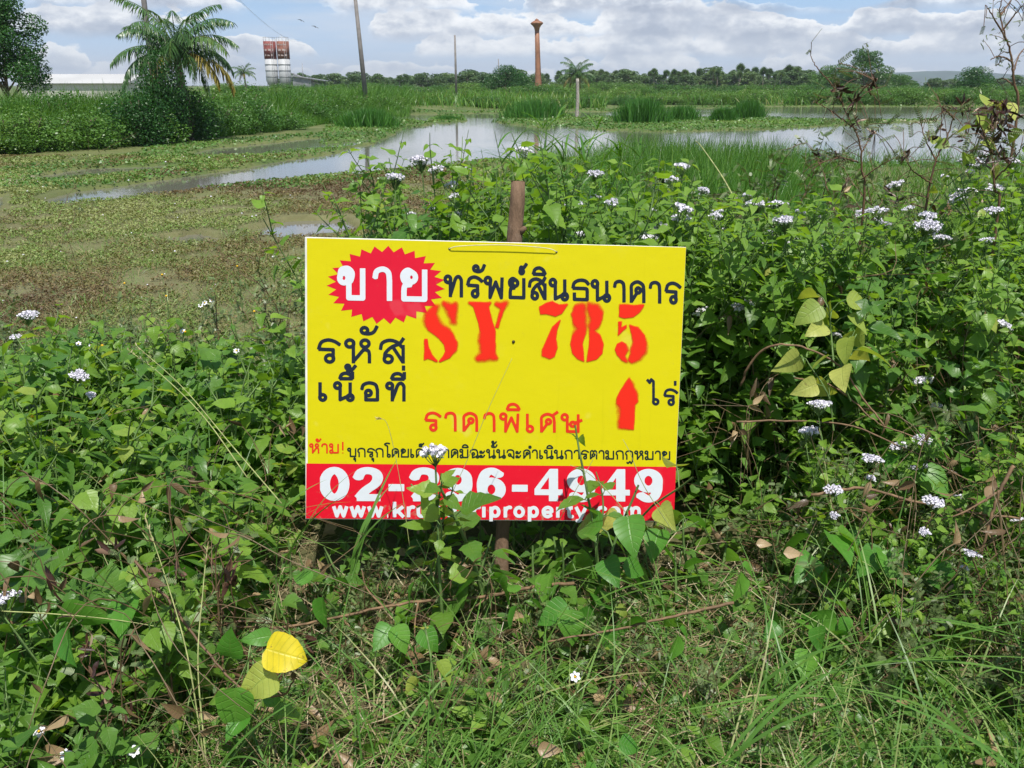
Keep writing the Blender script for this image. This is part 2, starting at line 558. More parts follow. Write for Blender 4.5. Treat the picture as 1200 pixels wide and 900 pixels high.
M['pod'] = mat_leaf('dry pod', G((0, (.030, .013, .010)), (.55, (.065, .028, .020)), (.86, (.15, .08, .05)), (1, (.45, .34, .25))), veins=False, trans=.05, obj_var=0)
M['stem'] = mat_plain('green stem', (.10, .17, .045), .55, .35, 30)
M['stem_red'] = mat_plain('reddish stem', (.13, .075, .04), .6, .35, 30)
M['twig'] = mat_plain('dry twig', (.17, .105, .055), .75, .4, 40, bump=.4, bd=.002)
M['petal'] = mat_plain('white floret', (.73, .71, .77), .8, .16, 120)
M['bud'] = mat_plain('green bud', (.40, .48, .26), .7, .2, 60)
M['disc'] = mat_plain('flower disc', (.75, .45, .02), .7, .2, 60)
M['trunk'] = mat_plain('tree bark', (.13, .10, .07), .85, .4, 5, bump=.5, bd=.03)
M['palmtrunk'] = mat_plain('palm trunk', (.20, .17, .13), .85, .35, 8, bump=.5, bd=.02)
M['deadtrunk'] = mat_plain('weathered trunk', (.34, .31, .27), .85, .35, 9, bump=.4, bd=.02)
M['concrete'] = mat_plain('concrete pole', (.20, .185, .175), .8, .2, 3)
M['wire'] = mat_plain('wire', (.06, .06, .065), .6, .1, 3)
M['rust'] = mat_plain('weathered red paint', (.29, .135, .075), .6, .25, .8)
M['roof'] = mat_plain('pale sheet roof', (.46, .46, .45), .5, .06, .3)
M['wall'] = mat_plain('pale wall', (.55, .53, .49), .8, .1, .5)
M['greymetal'] = mat_plain('grey steel', (.26, .27, .28), .5, .25, 1.2, metal=.3)
M['hill'] = mat_plain('hill forest', (.030, .065, .045), .9, .35, .01)
M['bird'] = mat_plain('dark feathers', (.03, .03, .035), .7, .2, 5)


def mat_ground():
    m, k = new_mat('ground soil')
    pos = k.n('ShaderNodeNewGeometry').outputs['Position']
    gr, mud, sand = k.attr('green'), k.attr('mud'), k.attr('sand')
    n1 = k.noise(pos, 0.35, 6, 0.62); n2 = k.noise(pos, 2.2, 6, 0.65); n3 = k.noise(pos, 28, 4, 0.65)
    soil = k.mix(n3, (.045, .032, .020), (.12, .088, .052))
    mudc = k.mix(k.step(n2, .35, .65), (.125, .105, .055), (.215, .185, .100))
    mudc = k.mix(k.step(n3, .45, .7, 0, .6), mudc, (.09, .10, .035))
    grass = k.mix(k.step(n1, .35, .65), (.070, .110, .026), (.130, .150, .045))
    grass = k.mix(k.step(n2, .45, .75, 0, .7), grass, (.055, .10, .022))
    c = k.mix(mud, soil, mudc)
    gmix = k.m('ADD', gr, k.m('MULTIPLY', k.m('SUBTRACT', n2, .5), .8), clamp=True)
    c = k.mix(gmix, c, grass)
    c = k.mix(sand, c, k.mix(n3, (.36, .30, .22), (.48, .42, .32)))
    wet = k.step(n1, .5, .66)
    rough = k.m('SUBTRACT', .9, k.m('MULTIPLY', k.m('MULTIPLY', wet, mud), .3))
    finish(k, principled(k, c, rough, .3, bump=n3, bump_s=.6, bump_d=.03))
    return m


M['ground'] = mat_ground()


def mat_water():
    m, k = new_mat('pond water')
    pos = k.n('ShaderNodeNewGeometry').outputs['Position']
    sp = k.n('ShaderNodeSeparateXYZ'); k.put(sp.inputs[0], pos)
    v = k.xyz(k.m('MULTIPLY', sp.outputs[0], 1.0), k.m('MULTIPLY', sp.outputs[1], 2.2))
    rip = k.noise(v, 3.2, 4, 0.6)
    calm = k.step(k.noise(pos, .06, 3, .5), .42, .60, 0.25, 1.0)
    hgt = k.m('MULTIPLY', rip, calm)
    n = k.noise(pos, .12, 3, .5)
    c = k.mix(n, (.13, .125, .105), (.17, .16, .13))
    finish(k, principled(k, c, .05, .6, bump=hgt, bump_s=.12, bump_d=.03))
    return m


M['water'] = mat_water()

# ------------------------------------------------------------------ ground and pond
WZ = -0.90
px_poly = lambda pts: np.array([onz(a, b, WZ)[:2] for a, b in pts])
WATER = [px_poly(p) for p in (
    [(1700, 125), (895, 125), (700, 131), (465, 134), (472, 152), (440, 166), (400, 178), (330, 189), (250, 203), (170, 214), (90, 226), (40, 236), (60, 243), (130, 236), (230, 223), (290, 217), (350, 211), (410, 207), (450, 203), (490, 198), (560, 191), (680, 187), (760, 189), (900, 192), (1100, 194), (1700, 200)],
    [(430, 158), (340, 165), (250, 175), (222, 183), (300, 184), (380, 175), (440, 168)],
    [(20, 212), (60, 205), (100, 199), (190, 194), (230, 194), (196, 201), (110, 208), (60, 213)],
    [(-40, 236), (0, 232), (16, 240), (10, 252), (-40, 256)],
    [(260, 282), (230, 276), (190, 281), (205, 288), (250, 288)],
    [(425, 272), (400, 258), (340, 261), (290, 274), (340, 281)],
)]
LAND = [px_poly(p) for p in (
    [(655, 148), (690, 137), (740, 138), (900, 138), (945, 140), (1000, 142), (1090, 140), (1100, 141.5), (985, 147), (900, 152), (780, 155), (700, 153)],
    [(505, 141), (520, 134.5), (540, 136), (544, 142), (520, 145)],
    [(380, 170), (388, 140), (462, 140), (508, 144), (480, 150), (455, 156), (425, 165)],
    [(578, 143), (598, 133), (668, 134), (682, 142), (640, 151)],
)]


def sd_poly(P, poly):
    """signed distance to a polygon, negative inside"""
    x, y = P[:, 0], P[:, 1]
    d = np.full(len(P), 1e9); ins = np.zeros(len(P), bool)
    m = len(poly)
    for i in range(m):
        a, b = poly[i], poly[(i + 1) % m]
        e = b - a
        t = np.clip(((x - a[0]) * e[0] + (y - a[1]) * e[1]) / max(e @ e, 1e-12), 0, 1)
        d = np.minimum(d, np.hypot(x - a[0] - t * e[0], y - a[1] - t * e[1]))
        c = ((a[1] > y) != (b[1] > y))
        with np.errstate(divide='ignore', invalid='ignore'):
            xi = a[0] + (y - a[1]) / (b[1] - a[1]) * e[0]
        ins ^= c & (x < xi)
    return np.where(ins, -d, d)


def water_sd(P):
    """negative over open water"""
    r = np.hypot(P[:, 0], P[:, 1])
    jit = (fbm(P[:, 0] * .7, P[:, 1] * .35, 3) - .5) * np.clip(r * .03, .2, 2.2)
    d = np.min([sd_poly(P, w) for w in WATER], axis=0)
    l = np.min([sd_poly(P, w) for w in LAND], axis=0)
    return np.maximum(d, -l) + jit


def bank_edge(x):
    return 3.9 + 1.1 * smooth(-.6, .6, x)


def ground_z(x, y, full=True):
    x = np.atleast_1d(np.asarray(x, float)); y = np.atleast_1d(np.asarray(y, float))
    P = np.stack([x, y], 1)
    b = bank_edge(x)
    t = smooth(b, b + 3.4, y)
    top = 0.03 * (fbm(x * 1.4, y * 1.4, 11) - .5) + .12 * smooth(.6, 2.2, x) * smooth(1.8, 3.2, y)
    flat = -.845 + .075 * (fbm(x * .45, y * .3, 21) - .5) + .05 * (fbm(x * 1.7, y * 1.2, 22) - .5)
    if full:
        sd = water_sd(P)
        r = np.hypot(x, y)
        s_ = np.clip(sd / np.clip(r * .02, .25, 2), -1, 1)
        flat = np.where(sd < 0, WZ - .03 + .35 * s_, np.maximum(flat, WZ + .012 - .05 * (fbm(x * .6, y * .25, 23) > .66)) + .02 * s_)
    far = smooth(100, 170, np.hypot(x * .35, y))
    leftland = smooth(0, 8, -(x + 20 - (y - 34) * .36) * 1.0) * smooth(28, 36, y)
    flat = flat + leftland * .35 + far * .45
    return top * (1 - t) + flat * t


def build_ground():
    rr = np.concatenate([[0.25], 0.5 * np.exp(np.arange(0, 570) * .0160)])
    fine = np.linspace(-40, 40, 380)
    coarse = np.concatenate([np.linspace(41, 175, 60), np.linspace(176, 319, 60)])
    ang = np.radians(np.concatenate([fine, coarse]))
    nA = len(ang)
    X = rr[:, None] * np.sin(ang)[None]; Y = rr[:, None] * np.cos(ang)[None]
    x, y = X.ravel(), Y.ravel()
    z = ground_z(x, y)
    back = y < 1
    z = np.where(back, .0, z)
    sd = water_sd(np.stack([x, y], 1))
    b = bank_edge(x)
    flat = smooth(b + 1.2, b + 3.2, y)
    far = smooth(70, 95, y)
    green = np.clip(.35 * (1 - flat) + flat * (.34 + .25 * (fbm(x * .35, y * .25, 31) - .5)) + far, 0, 1)
    strip = np.exp(-((sd - .6) / 1.0) ** 2) * smooth(15, 22, y)
    lnd = np.min([sd_poly(np.stack([x, y], 1), w) for w in LAND], axis=0)
    green = np.clip(green + strip * .7 + (lnd < .3) * 1.0 + smooth(25, 30, y) * (sd > 0) * .5, 0, 1)
    sandp = sd_poly(np.stack([x, y], 1), px_poly([(-60, 208), (0, 206), (48, 209), (40, 214), (0, 224), (-60, 228)]))
    sandq = sd_poly(np.stack([x, y], 1), px_poly([(1000, 141), (1095, 139.5), (1100, 142), (1010, 143.5)]))
    sand = np.clip(smooth(.1, -.3, sandp) + smooth(.2, -.2, sandq), 0, 1)
    mb = MB()
    i = (np.arange(len(rr) - 1) * nA)[:, None]; j = np.arange(nA)[None]; j2 = (j + 1) % nA
    Q = np.stack([i + j, i + nA + j, i + nA + j2, i + j2], -1).reshape(-1, 4)
    tris = [(j0, (j0 + 1) % nA, len(x)) for j0 in range(nA)]
    V = np.concatenate([np.stack([x, y, z], 1), [[0, 0, 0]]])
    ap = lambda a: np.append(a, a[0])
    mb.add(V, Q, tris, green=ap(green), mud=ap(flat), sand=ap(sand))
    struct(mb.build('ground', M['ground']))
    w = MB()
    w.add([(-260, 7, WZ), (260, 7, WZ), (260, 150, WZ), (-260, 150, WZ)], [(0, 1, 2, 3)])
    o = struct(w.build('pond_water', M['water'], smooth_=False))


build_ground()


def gz(x, y):
    return float(ground_z(x, y)[0])


# ------------------------------------------------------------------ far hill
def build_hill(name, x0, x1, y, h, seed):
    mb = MB()
    n, m = 60, 10
    u = np.linspace(0, 1, n); v = np.linspace(-1, 1, m)
    U, W_ = np.meshgrid(u, v, indexing='ij')
    prof = np.sin(U * math.pi) ** .8 * (.55 + .6 * fbm(U * 6, U * 0 + seed, seed))
    Z = h * prof * np.cos(W_ * math.pi / 2) ** .7 - 2
    X = x0 + (x1 - x0) * U; Y = y + 260 * W_
    i = (np.arange(n - 1) * m)[:, None]; j = np.arange(m - 1)[None]
    mb.add(np.stack([X, Y, Z], -1).reshape(-1, 3), np.stack([i + j, i + m + j, i + m + j + 1, i + j + 1], -1).reshape(-1, 4))
    struct(mb.build(name, M['hill']))


build_hill('hill', 900, 2100, 3300, 62, 3)


# ------------------------------------------------------------------ vegetation builders
def scatter_lumps(n, lumps, shell=0.55):
    """points in and on a set of ellipsoid lumps (cx,cy,cz,rx,ry,rz); returns points and outward vectors"""
    L = np.asarray(lumps, float)
    vol = (L[:, 3] * L[:, 4] * L[:, 5]) ** .67
    idx = rng.choice(len(L), n, p=vol / vol.sum())
    d = unit(rng.normal(size=(n, 3)))
    r = np.where(rng.random(n) < shell, .85 + .25 * rng.random(n), rng.random(n) ** .5)
    o = d * L[idx, 3:] * r[:, None]
    return L[idx, :3] + o, d


def make_bush(name, w, h, n, leaf, mat, seed, nl=9, stems=True):
    r = np.random.default_rng(seed)
    lumps = []
    for i in range(nl):
        a = r.random() * 6.28; q = r.random() ** .6 * w * .36
        hh = h * (.35 + .5 * r.random()) * (1 - .5 * q / (w * .5))
        s = (.2 + .16 * r.random())
        lumps.append((math.cos(a) * q, math.sin(a) * q, hh, w * s, w * s, h * (.2 + .1 * r.random())))
    for i in range(nl // 2):
        a = r.random() * 6.28
        lumps.append((math.cos(a) * w * .3, math.sin(a) * w * .3, h * .2, w * .25, w * .25, h * .24))
    P, d = scatter_lumps(n, lumps)
    P[:, 2] = np.maximum(P[:, 2], .02)
    e = unit(rng.normal(size=(n // 10, 3)) + np.array([0, 0, .7]))
    P[:n // 10] += e * leaf * 2.0 * rng.random((n // 10, 1))
    mb = MB()
    cl = vnoise(P[:, 0] * 2.2 / max(w, .1) * 2, P[:, 1] * 2 + P[:, 2] * 3 / max(h, .1), seed)
    cards(mb, P, leaf * (.6 + .8 * rng.random(n)), .6, .5, d, rnd=np.clip(cl * .7 + rng.random(n) * .4 - .1, 0, 1))
    me = mb.mesh('foliage', mat)
    sb = MB()
    for i in range(5):
        a = i * 1.3 + r.random()
        tube(sb, curve([(0, 0, -.05), (math.cos(a) * w * .1, math.sin(a) * w * .1, h * .35), (math.cos(a) * w * .26, math.sin(a) * w * .26, h * .7)], 6), np.linspace(.035, .008, 7) * h, 5)
    return me, sb.mesh('stem', M['trunk'])


def bush_thing(name, meshes, label, cat, group=None):
    t = thing(name, label, cat, group=group)
    for nm, me in zip(('foliage', 'stem'), meshes):
        o = bpy.data.objects.new(nm, me); COL.objects.link(o); o.parent = t
    return t


def make_tree(h, cw, n, leaf, mat, seed, trunk_r=.16, base=.35, lumps_n=16, flat=1.0):
    r = np.random.default_rng(seed)
    tb, cb = MB(), MB()
    P0 = curve([(0, 0, -.2), (r.normal() * .03 * h, r.normal() * .03 * h, h * base), (r.normal() * .05 * h, r.normal() * .05 * h, h * .82)], 10)
    tube(tb, P0, np.linspace(trunk_r, trunk_r * .25, len(P0)), 8)
    lumps = []
    for i in range(lumps_n):
        a = i * 2.4 + r.random(); tt = (i + .5) / lumps_n
        z = h * (base + (1 - base) * (.08 + .84 * tt))
        q = cw * .5 * (1 - .75 * max(0, tt - .45) / .55) * (.35 + .6 * r.random())
        s = cw * (.13 + .10 * r.random())
        c = (math.cos(a) * q, math.sin(a) * q, z)
        lumps.append((*c, s, s, s * .75 * flat))
        st = P0[min(len(P0) - 1, int(len(P0) * (.3 + .6 * tt)))]
        tube(tb, curve([st, (np.array(st) + np.array(c)) / 2 + np.array([0, 0, -.03 * h]), c], 6), np.linspace(trunk_r * .4, trunk_r * .08, 7), 5)
    P, d = scatter_lumps(n, lumps)
    cl = vnoise(P[:, 0] * 1.3, P[:, 1] * 1.3 + P[:, 2] * 1.7, seed)
    cards(cb, P, leaf * (.6 + .8 * rng.random(n)), .55, .6, d, rnd=np.clip(cl * .7 + rng.random(n) * .4 - .1, 0, 1))
    return cb.mesh('crown', mat), tb.mesh('trunk', M['trunk'])


def tree_thing(name, meshes, label, cat, group=None):
    t = thing(name, label, cat, group=group)
    for nm, me in zip(('crown', 'trunk'), meshes):
        o = bpy.data.objects.new(nm, me); COL.objects.link(o); o.parent = t
    return t


def frond(mb, length, az, el0, droop, nleaf=34, leaf=.55, origin=(0, 0, 0), stem_mb=None, rv=None):
    t = np.linspace(0, 1, 14)
    hx = np.array([math.cos(az), math.sin(az), 0])
    ang = el0 - droop * t ** 1.3
    step = length / 13
    pts = [np.array(origin, float)]
    for i in range(13):
        pts.append(pts[-1] + step * (hx * math.cos(ang[i]) + np.array([0, 0, 1]) * math.sin(ang[i])))
    C = np.array(pts)
    tube(stem_mb if stem_mb is not None else mb, C, np.linspace(.03, .006, 14) * length / 2.8, 4, rnd=.9)
    u = np.linspace(.10, .99, nleaf)
    base = np.stack([np.interp(u, t, C[:, k]) for k in range(3)], 1)
    T = unit(np.stack([np.interp(u, t, np.gradient(C[:, k])) for k in range(3)], 1))
    side = unit(np.cross(T, [0, 0, 1.0]))
    ln = leaf * np.interp(u, [0, .25, .6, 1], [.55, 1, .9, .35])
    for sg in (-1, 1):
        D = unit(T * .6 + sg * side * .9 + np.array([0, 0, -.38]) + rng.normal(size=(nleaf, 3)) * .17)
        leaves(mb, base, D, np.array([0, 0, 1.0]) + sg * side * .2, ln * (.85 + .3 * rng.random(nleaf)), .040 * length / 2.8 * 1.4, 'lance', rows=4, fold=.3, curl=.35 + .5 * rng.random(nleaf),
               rnd=np.clip((rng.random(nleaf) * .4 + (rv if rv is not None else .3)), 0, 1))


# ---- plants of the foreground --------------------------------------------------------------
def flower_cluster(P, up, rad, n, seed, mb_w, mb_b, mb_s, foot):
    """a flat-topped cluster of small fluffy white heads on short stalks"""
    r = np.random.default_rng(seed)
    up = unit(up)
    a = unit(np.cross(up, [.3, .9, .1])); b = np.cross(up, a)
    for i in range(n):
        q = rad * math.sqrt((i + .5) / n); th = i * 2.4 + r.random() * .6
        c = P + a * q * math.cos(th) + b * q * math.sin(th) + up * (rad * .25 * (1 - (q / rad) ** 2) + r.normal() * rad * .08)
        tube(mb_s, np.array([foot, (foot + c) / 2 + up * rad * -.08, c]), [.0012, .001, .0009], 3, cap=False)
        white = r.random() < .82
        s = (.0052 + .0022 * r.random()) if white else .0032
        if white:
            ns = 11
            d = unit(r.normal(size=(ns, 3)) + up * 1.1)
            sd = unit(np.cross(d, r.normal(size=(ns, 3))))
            V = np.stack([np.repeat(c[None], ns, 0), c + d * s * 1.2 + sd * s * .55, c + d * s * 1.55, c + d * s * 1.2 - sd * s * .55], 1)
            mb_w.add(V.reshape(-1, 3), (np.arange(ns) * 4)[:, None] + np.arange(4)[None])
            octa(mb_w, c + up * s * .3, s * .85)
        octa(mb_b, c - up * s * .35, s * .62)


def octa(mb, c, r, sz=1.0):
    c = np.asarray(c, float)
    V = c + np.array([(r, 0, 0), (0, r, 0), (-r, 0, 0), (0, -r, 0), (0, 0, r * sz), (0, 0, -r * sz)])
    mb.add(V, None, [(0, 1, 4), (1, 2, 4), (2, 3, 4), (3, 0, 4), (1, 0, 5), (2, 1, 5), (3, 2, 5), (0, 3, 5)])


def make_weed(H, seed, flowers=0, nst=3, L0=.085, spread=.22, mat='weed', ratio=.66, kind='ovate', big=1.0):
    """an upright herb: stems with opposite toothed leaves, side shoots, white flower clusters on top"""
    r = np.random.default_rng(seed)
    lb, sb = MB(), MB()
    LP, LD, LN, LL = [], [], [], []
    tops = []

    def shoot(p0, d0, length, rad, scale, start=.0, gap=.055):
        bendv = np.array([r.normal() * .12, r.normal() * .12, .0])
        n = 9
        pts = [p0]
        d = unit(d0)
        for i in range(n):
            d = unit(d + bendv * .28 + np.array([0, 0, .07]) + r.normal(size=3) * .035)
            pts.append(pts[-1] + d * length / n)
        C = np.array(pts)
        tube(sb, C, np.linspace(rad, rad * .4, n + 1), 4, cap=False)
        s = start
        az = r.random() * 6.28
        while s < length * .98:
            f = s / length
            q = min(n - 1, int(f * n)); p = C[q] + (C[q + 1] - C[q]) * (f * n - q)
            T = unit(C[q + 1] - C[q])
            a = unit(np.cross(T, [.2, .5, .8])); b = np.cross(T, a)
            for kk in range(2):
                if r.random() < .1:
                    continue
                th = az + kk * math.pi + r.normal() * .25
                out = a * math.cos(th) + b * math.sin(th)
                lift = -.15 + .55 * f + r.normal() * .22
                D = unit(out + T * lift)
                ll = L0 * scale * np.interp(f, [0, .3, .65, .9, 1], [.7, 1, 1.0, .6, .35]) * (.55 + .75 * r.random())
                pet = ll * .22
                tube(sb, np.array([p, p + D * pet + T * pet * .2]), [.0012, .001], 3, cap=False)
                LP.append(p + D * pet + T * pet * .2); LD.append(D + np.array([0, 0, .10 - .50 * r.random()]) + r.normal(size=3) * .12); LN.append(T + np.array([0, 0, .9]) + np.array([0, -.25, 0]) + r.normal(size=3) * .42); LL.append(ll)
            if scale > .8 and f > .25 and r.random() < .42 and length > .25:
                th = az + r.integers(2) * math.pi
                out = a * math.cos(th) + b * math.sin(th)
                shoot(p, out * .8 + T, length * (.22 + .2 * r.random()) * (1.1 - .5 * f), rad * .6, .72, start=.04, gap=.042)
            az += math.pi / 2
            s += gap * (.8 + .5 * r.random()) * (1.25 - .5 * f)
        tops.append((C[-1], unit(C[-1] - C[-3]), scale))

    for i in range(nst):
        a = r.random() * 6.28; q = .035 * r.random()
        lean = spread * (.4 + r.random())
        shoot(np.array([math.cos(a) * q, math.sin(a) * q, -.02]), np.array([math.cos(a) * lean * 1.5, math.sin(a) * lean * 1.5, 1.0]), H * (.75 + .35 * r.random()), .0038 + .0015 * r.random(), 1.0, start=.05)
    LP = np.array(LP); LL = np.array(LL)
    leaves(lb, LP, np.array(LD), np.array(LN), LL, LL * ratio * (.85 + .3 * r.random(len(LL))), kind, rows=10, serr=.06 if kind == 'ovate' else .0, fold=.10 + .45 * r.random(len(LL)), curl=-.05 + .55 * r.random(len(LL)), wav=.055)
    parts = [('foliage', lb.mesh('foliage', M[mat])), ('stem', sb.mesh('stem', M['stem']))]
    tops.sort(key=lambda q: -q[0][2])
    for i in range(min(flowers, len(tops))):
        p, d, sc = tops[i]
        wb, bb, fs = MB(), MB(), MB()
        foot = p
        up = unit(d + np.array([0, 0, .6]))
        for c in range(1 + int(r.random() * 2.6)):
            off = up * (.028 + .012 * r.random()) + np.array([r.normal(), r.normal(), .0]) * .017 * (c > 0)
            flower_cluster(p + off, up, (.018 + .016 * r.random()) * big, int((9 + 10 * r.random()) * big), seed * 31 + i * 7 + c, wb, bb, fs, foot)
        parts.append(('flower_cluster', wb.mesh('flower_cluster', M['petal']), [('bract', bb.mesh('bract', M['bud'])), ('flower_stalk', fs.mesh('flower_stalk', M['stem']))]))
    return parts


def plant_thing(name, parts, label, cat, group=None, loc=(0, 0, 0), rz=0.0, sc=1.0):
    t = thing(name, label, cat, loc, rz, group)
    t.scale = (sc, sc, sc)
    for p in parts:
        o = bpy.data.objects.new(p[0], p[1]); COL.objects.link(o); o.parent = t
        for s_ in (p[2] if len(p) > 2 else []):
            q = bpy.data.objects.new(s_[0], s_[1]); COL.objects.link(q); q.parent = o
    return t


def make_feather(H, seed, pods=0, nst=5, mat='feather', spread=.9, bare=.0, fine=1.0, stout=1.0):
    """a wiry shrub with fine feathery leaves; pods: clusters of dark dry pods"""
    r = np.random.default_rng(seed)
    fb, sb, pb = MB(), MB(), MB()
    ends = []

    def twig(p0, d0, ln, rad, lvl):
        n = 8
        pts = [p0]; d = unit(d0)
        for i in range(n):
            d = unit(d + r.normal(size=3) * .14 + np.array([0, 0, .02]))
            pts.append(pts[-1] + d * ln / n)
        C = np.array(pts)
        tube(sb, C, np.linspace(rad, rad * .35, n + 1), 4, cap=False)
        for i in range(1, n + 1):
            T = unit(C[i] - C[i - 1])
            if lvl > 0 and i > 1 and r.random() < .55:
                twig(C[i], unit(T + r.normal(size=3) * .75), ln * (.35 + .25 * r.random()), rad * .55, lvl - 1)
            if r.random() > bare and (lvl < 2 or i > 4):
                for kk in range(2):
                    o = unit(np.cross(T, r.normal(size=3)))
                    pinnate(C[i], unit(o + T * .5), (.022 + .016 * r.random()) * fine)
        ends.append((C[-1], unit(C[-1] - C[-2])))

    def pinnate(p, d, ln):
        m = 9
        u = np.linspace(.12, 1, m)
        nrm = unit(np.array([r.normal() * .4, -.2 + r.normal() * .4, 1.0]))
        base = p + d * ln * u[:, None] + np.array([0, 0, -.25 * ln]) * (u ** 2)[:, None]
        sd = unit(np.cross(d, nrm))
        for sg in (-1, 1):
            D = unit(sd * sg + d * .35)
            w = ln * .10
            l_ = ln * .26 * np.interp(u, [0, .4, 1], [.8, 1, .6])[:, None]
            t = d * w * .5
            V = np.stack([base - t, base + D * l_ - t * .6, base + D * l_ + t * .6, base + t], 1)
            fb.add(V.reshape(-1, 3), (np.arange(m) * 4)[:, None] + np.arange(4)[None], rnd=r.random())
    for i in range(nst):
        a = r.random() * 6.28
        twig(np.array([0, 0, -.01]), np.array([math.cos(a) * spread, math.sin(a) * spread, 1.0]), H * (.7 + .4 * r.random()), (.0035 + .002 * r.random()) * stout, 2 if H > .3 else 1)
    parts = [('foliage', fb.mesh('foliage', M[mat])), ('twig', sb.mesh('twig', M['stem_red']))] if fb.n else [('twig', sb.mesh('twig', M['stem_red']))]
    if pods:
        idx = r.permutation(len(ends))[:pods]
        for i in idx:
            p, d = ends[i]
            pb = MB()
            m = int((4 + 4 * r.random()) * stout)
            D = unit(d + r.normal(size=(m, 3)) * .75)
            leaves(pb, np.repeat(p[None], m, 0) + r.normal(size=(m, 3)) * .006, D, r.normal(size=(m, 3)), (.024 + .024 * r.random(m)) * (.4 + .6 * stout), (.009 + .005 * r.random(m)) * (.3 + .7 * stout), 'oval', rows=6, fold=.7, curl=r.normal(size=m) * .3)
            parts.append(('pod_cluster', pb.mesh('pod_cluster', M['pod'])))
    return parts


def make_broad(seed, n=5, L=.10, H=.16, mat='broad', kind='heart'):
    """a creeper shoot with a few large heart-shaped leaves facing up"""
    r = np.random.default_rng(seed)
    lb, sb = MB(), MB()
    C = curve([(0, 0, -.02), (r.normal() * .03, r.normal() * .03, H * .5), (r.normal() * .06, r.normal() * .06, H)], 10)
    tube(sb, C, np.linspace(.003, .0018, len(C)), 5, cap=False)
    P, D, N, LL = [], [], [], []
    for i in range(n):
        f = .35 + .65 * (i + .5) / n
        p = C[int(f * (len(C) - 1))]
        th = i * 2.3 + r.random()
        out = np.array([math.cos(th), math.sin(th), 0])
        q = p + out * L * (.35 + .3 * r.random()) + np.array([0, 0, L * (.25 + .3 * r.random())])
        tube(sb, np.array([p, (p + q) / 2 + np.array([0, 0, .01]), q]), [.0016, .0014, .0012], 4, cap=False)
        P.append(q); D.append(out + np.array([0, 0, -.55 + r.normal() * .25])); N.append(np.array([0, -.75, .75]) + out * .3 + r.normal(size=3) * .22); LL.append(L * (.75 + .45 * r.random()))
    LL = np.array(LL)
    leaves(lb, np.array(P), np.array(D), np.array(N), LL, LL * .78, kind, rows=12, serr=.012, fold=.22 + .2 * r.random(n), curl=.15 + .2 * r.random(n), wav=.025)
    return [('foliage', lb.mesh('foliage', M[mat])), ('stem', sb.mesh('stem', M['stem']))]


# ------------------------------------------------------------------ the sale sign
HS = np.linalg.inv(np.array([[452.52024, -13.21594, 358.0], [19.281038, -340.870415, 608.5], [0.026624755, -0.035569063, 1.0]]))
SW, SH = 1.0, 0.7476
PXM = 446.0                                     # photo pixels per metre on the board


def s2(pts):
    """photo pixels on the board -> board metres"""
    P = np.asarray(pts, float).reshape(-1, 2)
    q = np.c_[P, np.ones(len(P))] @ HS.T
    return q[:, :2] / q[:, 2:] * np.array([SW, SH])


def l(*p):
    return ('l', p)


def c(*p):
    return ('c', p)


def o(x, y, r=.125):
    return ('o', (x, y, r * 1.18))


